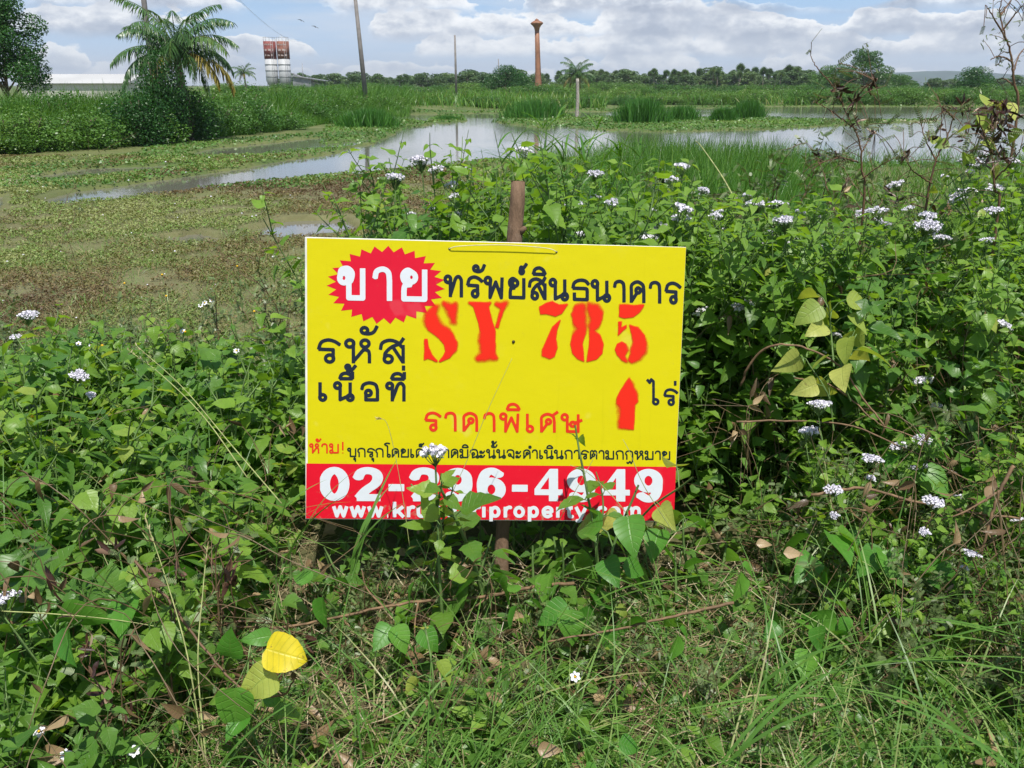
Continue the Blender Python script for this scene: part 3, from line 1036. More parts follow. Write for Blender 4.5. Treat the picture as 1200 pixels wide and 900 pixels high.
# every letter as the pen strokes that make it: (advance, strokes), baseline 0, letter height 1
TL = o(.17, .80)
DOME = [c((-.02, 1.16), (.08, 1.38), (.3, 1.45), (.5, 1.36), (.62, 1.16)), l((-.02, 1.16), (.62, 1.16))]
AA = [c((.06, .68), (.12, .88), (.34, .95), (.52, .85), (.56, .6)), l((.56, .6), (.56, 0))]
KK = [l((.14, 0), (.14, .5)), c((.14, .5), (.16, .8), (.45, .95), (.74, .82), (.80, .55)), l((.80, .55), (.80, 0)), o(.50, .56, .10), l((.44, .45), (.16, .06))]
TH = {
    'ข': (.95, [o(.19, .66), c((.06, .68), (.1, .9), (.32, .95), (.47, .82), (.44, .62), (.36, .52)), l((.36, .52), (.36, .06), (.84, .06), (.84, .95))]),
    'า': (.68, AA),
    'ย': (.95, [o(.38, .72, .12), c((.44, .85), (.25, .93), (.1, .82), (.1, .66), (.2, .54), (.36, .5)), c((.36, .5), (.16, .46), (.12, .3)), l((.12, .3), (.12, .06), (.84, .06), (.84, .95))]),
    'ท': (1.0, [TL, l((.30, .80), (.30, 0)), c((.30, .08), (.45, .5), (.58, .85), (.74, .94), (.87, .8), (.88, .6)), l((.88, .6), (.88, 0))]),
    'ร': (.86, [o(.48, .18), l((.61, .18), (.61, .54), (.08, .56)), c((.08, .56), (.18, .84), (.42, .94), (.66, .88), (.86, .74))]),
    'พ': (1.1, [TL, l((.30, .80), (.28, .03), (.58, .74), (.88, .03), (.92, .95))]),
    'ส': (1.0, [c((.06, .56), (.12, .82), (.38, .94), (.66, .86), (.84, .66)), l((.88, .74), (.88, 0)), o(.34, .17), c((.21, .2), (.24, .42), (.46, .66), (.74, .8), (.90, 1.03)), l((.50, .68), (.86, .06))]),
    'น': (1.02, [TL, l((.30, .80), (.30, .06), (.68, .24)), l((.80, .95), (.80, .17)), o(.80, .17)]),
    'ธ': (.95, [c((.92, .76), (.74, .92), (.42, .94), (.16, .82), (.08, .58)), l((.08, .57), (.74, .57)), c((.70, .57), (.82, .54), (.84, .42)), l((.84, .42), (.84, .06), (.16, .06), (.16, .36))]),
    'ค': (.95, KK), 'ด': (.95, KK),
    'ต': (.95, [l((.14, 0), (.14, .5)), c((.14, .5), (.16, .84), (.34, .94), (.47, .8), (.60, .94), (.78, .82), (.80, .55)), l((.80, .55), (.80, 0)), o(.47, .46, .12), l((.42, .34), (.16, .06))]),
    'ศ': (.98, KK + [l((.66, .84), (.98, 1.08))]),
    'ห': (1.04, [TL, l((.30, .80), (.30, 0)), l((.30, .06), (.72, .62)), o(.72, .80), c((.66, .56), (.84, .5), (.88, .34)), l((.88, .34), (.88, 0))]),
    'เ': (.52, [l((.12, .95), (.12, .17)), o(.25, .17)]),
    'อ': (.98, [c((.06, .60), (.14, .84), (.42, .95), (.74, .86), (.84, .58)), l((.84, .58), (.84, .06), (.26, .06), (.26, .40)), o(.39, .42, .12)]),
    'ไ': (.62, [l((-.08, 1.48), (.08, 1.30), (.16, 1.50), (.30, 1.38), (.30, .17)), o(.43, .17)]),
    'โ': (.62, [c((.55, 1.5), (.25, 1.55), (.0, 1.45), (.1, 1.32), (.3, 1.25)), l((.3, 1.25), (.3, .17)), o(.43, .17)]),
    'ษ': (1.0, [TL, l((.30, .80), (.30, .06), (.86, .06), (.86, .95)), o(.58, .44, .10), c((.58, .55), (.78, .54), (1.06, .66))]),
    'บ': (.98, [TL, l((.30, .80), (.30, .06), (.86, .06), (.86, .95))]),
    'ม': (1.02, [TL, l((.30, .80), (.30, .17)), o(.19, .17), l((.30, .06), (.86, .06), (.86, .95))]),
    'ก': (.96, [l((.2, 0), (.2, .48), (.06, .62)), c((.06, .62), (.16, .86), (.46, .95), (.76, .84), (.82, .56)), l((.82, .56), (.82, 0))]),
    'ฎ': (.98, [l((.2, 0), (.2, .48), (.06, .62)), c((.06, .62), (.16, .86), (.46, .95), (.76, .84), (.82, .56)), l((.82, .56), (.82, -.12)), c((.82, -.12), (.68, -.42), (.52, -.22), (.34, -.42), (.2, -.3))]),
    'ฉ': (1.0, [c((.06, .60), (.14, .84), (.42, .95), (.74, .86), (.84, .58)), l((.84, .58), (.84, .17)), o(.84, .15, .11), l((.74, .17), (.30, .05), (.28, .36)), o(.38, .46, .11)]),
    'ะ': (.68, [o(.14, .66, .09), c((.16, .56), (.38, .58), (.54, .82)), o(.14, .20, .09), c((.16, .10), (.38, .12), (.54, .36))]),
    'จ': (.92, [c((.06, .62), (.14, .86), (.42, .95), (.72, .84), (.78, .55)), l((.78, .55), (.78, .03), (.44, .30)), o(.34, .38, .11)]),
    '!': (.40, [l((.18, 1.15), (.18, .32)), l((.18, .06), (.18, .01))]),
    ' ': (.3, []),
}
MARK = {                                        # written above / below the letter before it
    'ั': (-.36, [o(.02, 1.34, .10), c((.0, 1.22), (.18, 1.2), (.36, 1.28), (.48, 1.52))]),
    '์': (-.24, [o(.02, 1.26, .08), c((-.06, 1.28), (-.02, 1.46), (.12, 1.44), (.28, 1.62))]),
    'ิ': (-.72, DOME), 'ี': (-.72, DOME + [l((.62, 1.16), (.62, 1.52))]),
    'ื': (-.72, DOME + [l((.62, 1.16), (.62, 1.52)), l((.40, 1.36), (.42, 1.52))]),
    '่': (-.14, [l((0, 1.20), (0, 1.46))]), '่h': (-.14, [l((0, 1.62), (0, 1.86))]),
    '้': (-.30, [o(.0, 1.36, .07), c((.05, 1.3), (.02, 1.2), (.2, 1.24), (.38, 1.48))]),
    '้h': (-.34, [o(.0, 1.78, .08), c((.05, 1.7), (.0, 1.58), (.2, 1.62), (.4, 1.86))]),
    '็': (-.52, [o(.20, 1.28, .07), c((.02, 1.18), (.02, 1.42), (.2, 1.5), (.36, 1.44), (.48, 1.6))]),
    'ุ': (-.26, [o(.04, -.22, .07), l((.12, -.22), (.12, -.52))]),
    'ำ': (0, [o(-.16, 1.26, .09)]),
}
LAT = {                                         # bold upright letters and figures, height 1
    '0': (1.02, [('e', (.46, .5, .32, .40))]),
    '2': (1.02, [c((.13, .68), (.24, .85), (.46, .90), (.70, .84), (.78, .68), (.68, .50), (.40, .32), (.18, .10)), l((.12, .10), (.84, .10))]),
    '9': (1.02, [('e', (.46, .64, .30, .25)), c((.76, .66), (.76, .42), (.64, .16), (.42, .10), (.18, .22))]),
    '6': (1.02, [('e', (.46, .36, .30, .25)), c((.16, .34), (.16, .58), (.28, .84), (.50, .90), (.74, .78))]),
    '4': (1.02, [('p', ((.50, .02), (.80, .02), (.80, .20), (.95, .20), (.95, .37), (.80, .37), (.80, .98), (.53, .98), (.03, .38), (.03, .20), (.50, .20), (.50, .37), (.22, .37), (.50, .73), (.50, .20)))]),
    '-': (.66, [l((.06, .40), (.52, .40))]),
}
XH = {                                          # small letters, x-height 1
    'w': (1.25, [l((.08, .95), (.32, .08), (.58, .92), (.84, .08), (1.08, .95))]),
    '.': (.46, [l((.16, .08), (.20, .08))]),
    'k': (.98, [l((.15, 1.38), (.15, 0)), l((.80, .95), (.24, .42)), l((.40, .55), (.84, .0))]),
    'r': (.66, [l((.15, .95), (.15, 0)), c((.15, .55), (.26, .82), (.44, .92), (.56, .90))]),
    'u': (1.0, [c((.15, .95), (.15, .4), (.22, .14), (.44, .08), (.66, .2), (.74, .45)), l((.75, .95), (.75, 0))]),
    'n': (1.0, [l((.15, .95), (.15, 0)), c((.15, .55), (.24, .82), (.46, .92), (.70, .82), (.75, .55)), l((.75, .55), (.75, 0))]),
    'g': (1.0, [('e', (.42, .52, .28, .38)), c((.75, .95), (.75, .1), (.66, -.22), (.42, -.3), (.16, -.18))]),
    's': (.88, [c((.70, .76), (.54, .90), (.30, .90), (.17, .74), (.30, .56), (.54, .46), (.69, .28), (.56, .10), (.30, .08), (.10, .24))]),
    'i': (.46, [l((.15, .95), (.15, 0)), l((.15, 1.30), (.15, 1.36))]),
    'p': (1.0, [('e', (.46, .5, .28, .40)), l((.15, .95), (.15, -.36))]),
    'o': (1.0, [('e', (.45, .5, .31, .40))]),
    'e': (.98, [c((.76, .48), (.72, .78), (.46, .92), (.18, .76), (.12, .48), (.22, .18), (.46, .07), (.74, .2)), l((.16, .48), (.76, .48))]),
    't': (.62, [c((.26, 1.25), (.26, .3), (.34, .08), (.54, .08)), l((.04, .88), (.52, .88))]),
    'y': (.94, [l((.08, .95), (.45, .06)), c((.82, .95), (.46, .0), (.34, -.28), (.12, -.3))]),
    'c': (.92, [c((.76, .74), (.58, .92), (.3, .88), (.13, .62), (.14, .36), (.32, .12), (.58, .08), (.78, .28))]),
    'm': (1.5, [l((.15, .95), (.15, 0)), c((.15, .55), (.24, .82), (.42, .92), (.62, .82), (.68, .55)), l((.68, .55), (.68, 0)), c((.68, .55), (.78, .82), (.96, .92), (1.16, .82), (1.21, .55)), l((1.21, .55), (1.21, 0))]),
}


def line_strokes(text, table, x0, x1, y0, y1, h, track=.0):
    """strokes of one line of writing in photo pixels: from (x0,y0) to (x1,y1) on the baseline, letters h pixels tall"""
    seq, x = [], 0.0
    for ch in text:
        if table is TH and ch in MARK:
            key = ch
            if ch in '่้' and seq and seq[-1][2] in 'ิีืั':
                key = ch + 'h'
            if ch == 'ำ':
                dx, st = MARK[ch]
                seq.append((x - .05, st, ch)); seq.append((x, AA, 'า')); x += TH['า'][0] + track
                continue
            dx, st = MARK[key]
            seq.append((x + dx - track, st, ch))
            continue
        adv, st = table[ch]
        seq.append((x, st, ch)); x += adv + track
    total = x - track - .08
    out = []
    for ox, st, ch in seq:
        for kind, p in st:
            if kind == 'o':
                a = np.linspace(0, 2 * math.pi, 17); q = np.stack([p[0] + p[2] * np.cos(a), p[1] + p[2] * np.sin(a)], 1)
            elif kind == 'e':
                a = np.linspace(0, 2 * math.pi, 29); q = np.stack([p[0] + p[2] * np.cos(a), p[1] + p[3] * np.sin(a)], 1)
            elif kind == 'p':
                q = np.array(p, float)
            elif kind == 'c':
                q = curve([(*v, 0) for v in p], 5 * (len(p) - 1))[:, :2]
            else:
                q = np.array(p, float)
            f = (ox + q[:, 0]) / total
            px = x0 + (x1 - x0) * f
            py = y0 + (y1 - y0) * f - q[:, 1] * h
            out.append((np.stack([px, py], 1), None if kind == 'p' else kind in 'lc'))
    return out


class Field:
    """a distance field over a patch of the board; its zero line becomes clean polygons (no face overlaps another)"""
    def __init__(s, x0, y0, x1, y1, step):
        s.x = np.arange(x0, x1 + step, step); s.y = np.arange(y0, y1 + step, step)
        s.step = step
        s.f = np.full((len(s.x), len(s.y)), 1.0)

    def window(s, lo, hi):
        i0, i1 = np.searchsorted(s.x, [lo[0], hi[0]]); j0, j1 = np.searchsorted(s.y, [lo[1], hi[1]])
        return slice(max(i0 - 1, 0), i1 + 1), slice(max(j0 - 1, 0), j1 + 1)

    def stroke(s, P, w, ax=1.0, butt=True):
        k = np.array([ax, 1.0])
        for i in range(len(P) - 1):
            a, b = P[i] * k, P[i + 1] * k
            lo, hi = np.minimum(P[i], P[i + 1]) - w / ax, np.maximum(P[i], P[i + 1]) + w / ax
            wi, wj = s.window(lo, hi)
            X, Y = np.meshgrid(s.x[wi] * ax, s.y[wj], indexing='ij')
            if X.size == 0:
                continue
            e = b - a; L = math.hypot(*e) + 1e-12
            t = ((X - a[0]) * e[0] + (Y - a[1]) * e[1]) / L
            tc = np.clip(t, 0, L)
            d = np.hypot(X - a[0] - tc * e[0] / L, Y - a[1] - tc * e[1] / L) - w / 2
            if butt and i == 0:
                d = np.maximum(d, -t - w * .08)
            if butt and i == len(P) - 2:
                d = np.maximum(d, t - L - w * .08)
            s.f[wi, wj] = np.minimum(s.f[wi, wj], d)

    def polygon(s, P):
        X, Y = np.meshgrid(s.x, s.y, indexing='ij')
        d = sd_poly(np.stack([X.ravel(), Y.ravel()], 1), np.asarray(P)).reshape(X.shape)
        s.f = np.minimum(s.f, d)

    def mesh(s, mb, z):
        f = s.f
        f = np.where(np.abs(f) < 1e-7, 1e-7, f)
        a, b, c_, d = f[:-1, :-1], f[1:, :-1], f[1:, 1:], f[:-1, 1:]
        I, J = np.meshgrid(np.arange(f.shape[0] - 1), np.arange(f.shape[1] - 1), indexing='ij')
        code = (a < 0) * 1 + (b < 0) * 2 + (c_ < 0) * 4 + (d < 0) * 8
        for cs in range(1, 16):
            m = code == cs
            if not m.any():
                continue
            cor = [(I[m], J[m], a[m]), (I[m] + 1, J[m], b[m]), (I[m] + 1, J[m] + 1, c_[m]), (I[m], J[m] + 1, d[m])]
            pts = []
            for q in range(4):
                p0, p1 = cor[q], cor[(q + 1) % 4]
                i0, i1 = cs >> q & 1, cs >> ((q + 1) % 4) & 1
                if i0:
                    pts.append((p0[0].astype(float), p0[1].astype(float)))
                if i0 != i1:
                    t = p0[2] / (p0[2] - p1[2])
                    pts.append((p0[0] + (p1[0] - p0[0]) * t, p0[1] + (p1[1] - p0[1]) * t))
            k = len(pts); n = m.sum()
            V = np.zeros((n, k, 3))
            for q, (u, v) in enumerate(pts):
                V[:, q, 0] = s.x[0] + u * s.step; V[:, q, 1] = s.y[0] + v * s.step
            V[..., 2] = z
            base = np.arange(n)[:, None] * k
            if k == 3:
                mb.add(V.reshape(-1, 3), None, base + np.arange(3))
            elif k == 4:
                mb.add(V.reshape(-1, 3), base + np.arange(4))
            elif k == 5:
                mb.add(V.reshape(-1, 3), base + np.array([[0, 1, 2, 3]]), base + np.array([[0, 3, 4]]))
            else:
                mb.add(V.reshape(-1, 3), np.concatenate([base + np.array([[0, 1, 2, 3]]), base + np.array([[0, 3, 4, 5]])]))


def mat_print(name, col, rough=.38, fade=0.0):
    m, k = new_mat(name)
    tc = k.n('ShaderNodeTexCoord').outputs['Object']
    n1 = k.noise(tc, 3.0, 5, .6); n2 = k.noise(tc, 60, 4, .6); n3 = k.noise(tc, 14, 5, .7)
    cc = k.mix(k.m('MULTIPLY', n1, .14), col, tuple(v * .72 for v in col))
    if fade:
        big_ = k.noise(tc, 5.5, 3, .55)
        cc = k.mix(k.step(big_, .62, .66, 0, fade * 2.2), cc, tuple(min(1, v * .85 + .12) for v in col))
        sep_ = k.n('ShaderNodeSeparateXYZ'); k.put(sep_.inputs[0], tc)
        mudz = k.m('ADD', k.step(sep_.outputs[1], .0, .16, .16, -.05), k.noise(tc, 42, 5, .7))
        cc = k.mix(k.step(mudz, .68, .80, 0, .55), cc, (.30, .24, .15))
        str_ = k.noise(k.xyz(k.m('MULTIPLY', sep_.outputs[0], 40), k.m('MULTIPLY', sep_.outputs[1], 2.2)), 1.0, 3, .6)
        cc = k.mix(k.step(str_, .60, .80, 0, .16), cc, tuple(v * .6 for v in col))
        cc = k.mix(k.step(n3, .55, .8, 0, fade), cc, tuple(min(1, v * .8 + .1) for v in col))
    cc = k.mix(k.step(n2, .64, .74, 0, .10), cc, (.25, .2, .12))
    finish(k, principled(k, cc, k.m('ADD', rough, k.m('MULTIPLY', n2, .15)), .18, bump=n1, bump_s=.35, bump_d=.012))
    return m


M['yellow_print'] = mat_print('yellow print', (.600, .530, .002), fade=.12)
M['red_print'] = mat_print('red print', (.66, .006, .022), fade=.12)
M['burst_red'] = mat_print('crimson print', (.62, .008, .030), fade=.10)
M['white_print'] = mat_print('white print', (.63, .67, .71))
M['navy_print'] = mat_print('dark blue print', (.012, .019, .034))
M['black_print'] = mat_print('black print', (.010, .024, .020))
M['redtext'] = mat_print('red lettering', (.66, .035, .012))
M['board_edge'] = mat_plain('white board', (.70, .69, .62), .5, .15, 12)
M['cord'] = mat_plain('pale cord', (.62, .60, .38), .7, .15, 40)
M['nail'] = mat_plain('rusty nail', (.05, .04, .03), .5, .2, 60, metal=.5)


def mat_spray():
    m, k = new_mat('red spray paint')
    cov = k.attr('cov')
    tc = k.n('ShaderNodeTexCoord').outputs['Object']
    sp = k.noise(tc, 420, 2, .7)
    big = k.noise(tc, 16, 3, .6)
    a = k.m('ADD', cov, k.m('MULTIPLY', k.m('SUBTRACT', sp, .5), .55))
    a = k.m('ADD', a, k.m('MULTIPLY', k.m('SUBTRACT', big, .50), 1.3))
    a = k.m('MULTIPLY', k.lin(a, .08, .72), k.step(cov, .02, .2))
    p = principled(k, (.72, .020, .006), .5, .2)
    tr = k.n('ShaderNodeBsdfTransparent')
    mx = k.n('ShaderNodeMixShader')
    k.put(mx.inputs[0], a)
    k.t.links.new(tr.outputs[0], mx.inputs[1]); k.t.links.new(p, mx.inputs[2])
    finish(k, mx.outputs[0])
    return m


M['spray'] = mat_spray()


def build_sign():
    from mathutils import Matrix
    rt = unit(np.array([.99785931, .05459714, -.0359992])); up = np.array([.02484401, .21000972, .9773836])
    up = unit(up - rt * (up @ rt)); nm = np.cross(rt, up)
    t0 = np.array([-.55316574, 2.13502687, .24848508])
    root = thing('sale_sign', 'yellow and red Thai for-sale board with phone number, tied to a stake among weeds', 'sign')
    root.matrix_world = Matrix(((rt[0], up[0], nm[0], t0[0]), (rt[1], up[1], nm[1], t0[1]), (rt[2], up[2], nm[2], t0[2]), (0, 0, 0, 1)))
    b = MB()
    T = .005
    # board with a small round-over on the front edge
    e = .0012
    V = [(0, 0, -T), (SW, 0, -T), (SW, SH, -T), (0, SH, -T), (0, 0, -e), (SW, 0, -e), (SW, SH, -e), (0, SH, -e), (e, e, 0), (SW - e, e, 0), (SW - e, SH - e, 0), (e, SH - e, 0)]
    q = [(0, 3, 2, 1), (0, 1, 5, 4), (1, 2, 6, 5), (2, 3, 7, 6), (3, 0, 4, 7), (4, 5, 9, 8), (5, 6, 10, 9), (6, 7, 11, 10), (7, 4, 8, 11), (8, 9, 10, 11)]
    b.add(V, q)
    b.build('board', M['board_edge'], root, smooth_=False)

    def sheet(name, pts, z, mat):
        P = s2(pts); mb = MB()
        mb.add(np.c_[P, np.full(len(P), z)], [(0, 1, 2, 3)])
        return mb.build(name, mat, root, smooth_=False)
    sheet('yellow_panel', [(360.6, 543.7), (792.0, 547.6), (804.2, 289.9), (360.0, 279.0)], .0006, M['yellow_print'])
    sheet('red_band', [(358.6, 607.3), (789.6, 610.4), (792.2, 547.0), (359.2, 543.0)], .0011, M['red_print'])

    def writing(name, lines, width_px, mat, z, step=.0012, ax=1.0, butt=True):
        allp = np.concatenate([s2(p) for ln in lines for p, _ in ln])
        f = Field(*(allp.min(0) - .012), *(allp.max(0) + .012), step)
        for ln in lines:
            for p, bt in ln:
                if bt is None:
                    f.polygon(s2(p)); continue
                f.stroke(s2(p), width_px / PXM, ax, butt and bt)
        mb = MB(); f.mesh(mb, z)
        return mb.build(name, mat, root, smooth_=False)

    # red starburst with the word in white
    n = 27
    a = np.arange(2 * n) * math.pi / n + .1
    rr = np.where(np.arange(2 * n) % 2, .845, 1.0)
    P = s2(np.stack([452.5 + 69.5 * rr * np.cos(a), 334 + 46 * rr * np.sin(a)], 1))
    mb = MB(); cen = P.mean(0)
    V = np.c_[np.concatenate([P, [cen]]), np.full(2 * n + 1, .0010)]
    mb.add(V, None, [(i, (i + 1) % (2 * n), 2 * n) for i in range(2 * n)])
    mb.build('starburst', M['burst_red'], root, smooth_=False)
    writing('starburst_lettering', [line_strokes('ขาย', TH, 397, 499, 351.0, 353.0, 38.5, .26)], 6.3, M['white_print'], .0016)
    writing('heading_lettering', [line_strokes('ทรัพย์สินธนาคาร', TH, 521.5, 796, 347.5, 356.0, 25.5, .13)], 4.1, M['navy_print'], .0014)
    writing('code_lettering', [line_strokes('รหัส', TH, 371, 474, 425, 425.5, 28.5, .18), line_strokes('เนื้อที่', TH, 372.5, 474.5, 469.3, 470, 22.3, .30)], 4.1, M['navy_print'], .0014)
    writing('area_unit_lettering', [line_strokes('ไร่', TH, 760, 792.5, 473.6, 475.0, 19.5, .25)], 3.3, M['navy_print'], .0014)
    writing('price_lettering', [line_strokes('ราคาพิเศษ', TH, 497, 679, 504.8, 507.0, 22.5, .18)], 3.5, M['redtext'], .0014)
    writing('warning_lettering', [line_strokes('ห้าม!', TH, 363, 403.5, 531, 531, 11.5, .12)], 1.9, M['redtext'], .0014, .0009)
    writing('notice_lettering', [line_strokes('บุกรุกโดยเด็ดขาดมิฉะนั้นจะดำเนินการตามกฎหมาย', TH, 407.5, 785, 535.2, 538.8, 10.6, .06)], 1.8, M['black_print'], .0014, .0008)
    writing('phone_lettering', [line_strokes('02-296-4949', LAT, 375.5, 777, 586.6, 588.6, 39.5, .08)], 8.6, M['white_print'], .0017, .0014, .68)
    writing('website_lettering', [line_strokes('www.krungsriproperty.com', XH, 390, 752, 605.4, 606.4, 12.6, .10)], 4.3, M['white_print'], .0017, .0010)

    # stencilled code in sprayed red paint, soft at the edges
    A = lambda pts: [(350 + x / 4.8, 270 + y / 4.8) for x, y in pts]
    B = lambda pts: [(580 + x / 4.8, 270 + y / 4.8) for x, y in pts]
    C4 = lambda pts: [(580 + x / 4.8, 440 + y / 4.8) for x, y in pts]
    polys = [
        A([(760, 425), (725, 465), (716, 510), (735, 560), (790, 605), (820, 640), (830, 680), (815, 710), (796, 735), (850, 715), (886, 670), (887, 625), (865, 580), (815, 543), (780, 508), (765, 470), (778, 425)]),
        A([(822, 412), (845, 450), (860, 490), (866, 514), (880, 514), (883, 413), (860, 422)]),
        A([(712, 613), (708, 727), (725, 718), (777, 734), (750, 700), (730, 655), (723, 612)]),
        A([(963, 407), (1077, 407), (1068, 430), (1105, 570), (1105, 690), (1116, 719), (1008, 719), (1030, 690), (1030, 580), (985, 425)]),
        A([(1112, 414), (1168, 411), (1155, 440), (1122, 545), (1110, 542), (1140, 440)]),
        B([(250, 430), (290, 408), (325, 400), (360, 418), (407, 416), (375, 465), (340, 481), (290, 468), (258, 470)]),
        B([(367, 506), (347, 560), (342, 610), (350, 660), (335, 710), (310, 720), (268, 702), (268, 670), (300, 600), (325, 545)]),
        B([(503, 420), (455, 428), (435, 470), (445, 520), (472, 553), (438, 590), (426, 640), (438, 690), (465, 720), (500, 735), (498, 690), (492, 640), (508, 580), (502, 520)]),
        B([(528, 414), (575, 425), (606, 460), (606, 500), (580, 540), (550, 562), (592, 590), (610, 640), (602, 690), (570, 725), (519, 736), (522, 700), (532, 640), (536, 580), (545, 500)]),
        B([(705, 419), (837, 419), (815, 455), (780, 487), (730, 491), (701, 483)]),
        B([(695, 514), (712, 514), (710, 545), (739, 534), (739, 548), (695, 587)]),
        B([(735, 640), (715, 627), (690, 640), (679, 670), (690, 700), (715, 729), (738, 736), (728, 705), (739, 670)]),
        B([(758, 530), (805, 548), (842, 590), (850, 630), (837, 680), (805, 722), (770, 739), (757, 728), (775, 690), (781, 620), (765, 565)]),
        C4([(755, 16), (797, 120), (802, 146), (785, 165), (778, 302), (704, 290), (708, 176), (687, 156), (690, 120)]),
    ]
    groups = {'stencil_letter': polys[:5], 'stencil_figure': polys[5:13], 'arrow_mark': polys[13:]}
    for nm, pl in groups.items():
        pp = [s2(p) for p in pl]
        al = np.concatenate(pp)
        f = Field(*(al.min(0) - .02), *(al.max(0) + .02), .0016)
        for p in pp:
            f.polygon(p)
        X, Y = np.meshgrid(f.x, f.y, indexing='ij')
        # the can was held further off in places: soft low down on the letters, crisp elsewhere
        soft = .0030 + .0095 * smooth(.35, .75, fbm(X * 11, Y * 11, 5))
        cov = 1 - smooth(-soft * .9, soft * 1.5, f.f)
        keep = f.f < .019
        ny = len(f.y)
        kc = keep[:-1, :-1] & keep[1:, :-1] & keep[1:, 1:] & keep[:-1, 1:]
        ii, jj = np.nonzero(kc)
        vid = ii * ny + jj
        Q = np.stack([vid, vid + ny, vid + ny + 1, vid + 1], 1)
        mb = MB(); mb.add(np.stack([X, Y, np.full_like(X, .0022)], -1).reshape(-1, 3), Q, cov=cov.ravel())
        mb.build(nm, M['spray'], root, smooth_=False)
    # cord through two holes, and small holes / nail
    mb = MB()
    h0, h1 = s2([(527, 291.5)])[0], s2([(652.5, 295.3)])[0]
    arc = curve([(*h0, -.012), (*h0, .003), (h0[0] + .03, h0[1] + .0075, .010), (.5 * (h0[0] + h1[0]), h0[1] + .013, .013), (h1[0] - .03, h1[1] + .009, .010), (*h1, .003), (*h1, -.012)], 36)
    tube(mb, arc, .0011, 6)
    mb.build('cord', M['cord'], root)
    for p in ((527, 291.5), (652.5, 295.3)):
        mb = MB(); x, y = s2([p])[0]
        tube(mb, [(x, y, .0005), (x, y, .0022)], [.0030, .0026], 10)
        mb.build('hole', M['nail'], root)
    mb = MB(); x, y = s2([(602, 400.5)])[0]
    tube(mb, [(x, y, 0), (x, y, .003), (x + .001, y - .001, .0045)], [.0045, .0040, .0022], 10)
    mb.build('nail', M['nail'], root)
    return rt, up, nm, t0


SIGN = build_sign()

# the stake behind the board
def build_stake():
    m, k = new_mat('stake bark')
    tc = k.n('ShaderNodeTexCoord').outputs['Object']
    mp = k.n('ShaderNodeMapping'); k.put(mp.inputs[0], tc); mp.inputs['Scale'].default_value = (1, 1, .25)
    n1 = k.noise(mp.outputs[0], 60, 5, .65); n2 = k.noise(tc, 14, 4, .6)
    cc = k.mix(n1, (.085, .050, .030), (.25, .165, .105)); cc = k.mix(k.step(n2, .5, .7, 0, .6), cc, (.30, .22, .16))
    finish(k, principled(k, cc, .85, .2, bump=n1, bump_s=1.0, bump_d=.010))
    root = thing('wooden_stake', 'rough brown cut branch standing as a stake behind the yellow board', 'stake', (0, 0, 0))
    top = at(606.5, 213, 2.42); mid = at(603.5, 285, 2.385)
    d = unit(top - mid)
    P = np.array([top - d * s_ for s_ in np.linspace(0, 1.2, 26)[::-1]])
    P[:, 0] += .002 * np.sin(np.arange(26) * 1.1)
    rad = .0205 + .0025 * np.sin(np.arange(26) * .9) * rng.random(26)
    rad[-1] *= .94
    mb = MB(); tube(mb, P, rad, 12, cap=True)
    tube(mb, [mid + d * .03 + np.array([.012, -.008, 0]), mid + d * .04 + np.array([.026, -.018, .004])], [.010, .006], 6)
    ob = mb.build('pole', m, root)
    cb = MB()
    a = unit(np.cross(d, [1, .2, .1])); b = np.cross(d, a)
    ang = np.linspace(0, 2 * math.pi, 13)[:-1]
    ring = top + d * .0012 + .0185 * (np.cos(ang)[:, None] * a + np.sin(ang)[:, None] * b)
    cb.add(np.concatenate([ring, [top + d * .003]]), None, [(i, (i + 1) % 12, 12) for i in range(12)])
    cb.build('cut_end', mat_plain('fresh cut wood', (.50, .38, .24), .8, .2, 80), root, smooth_=False)


build_stake()

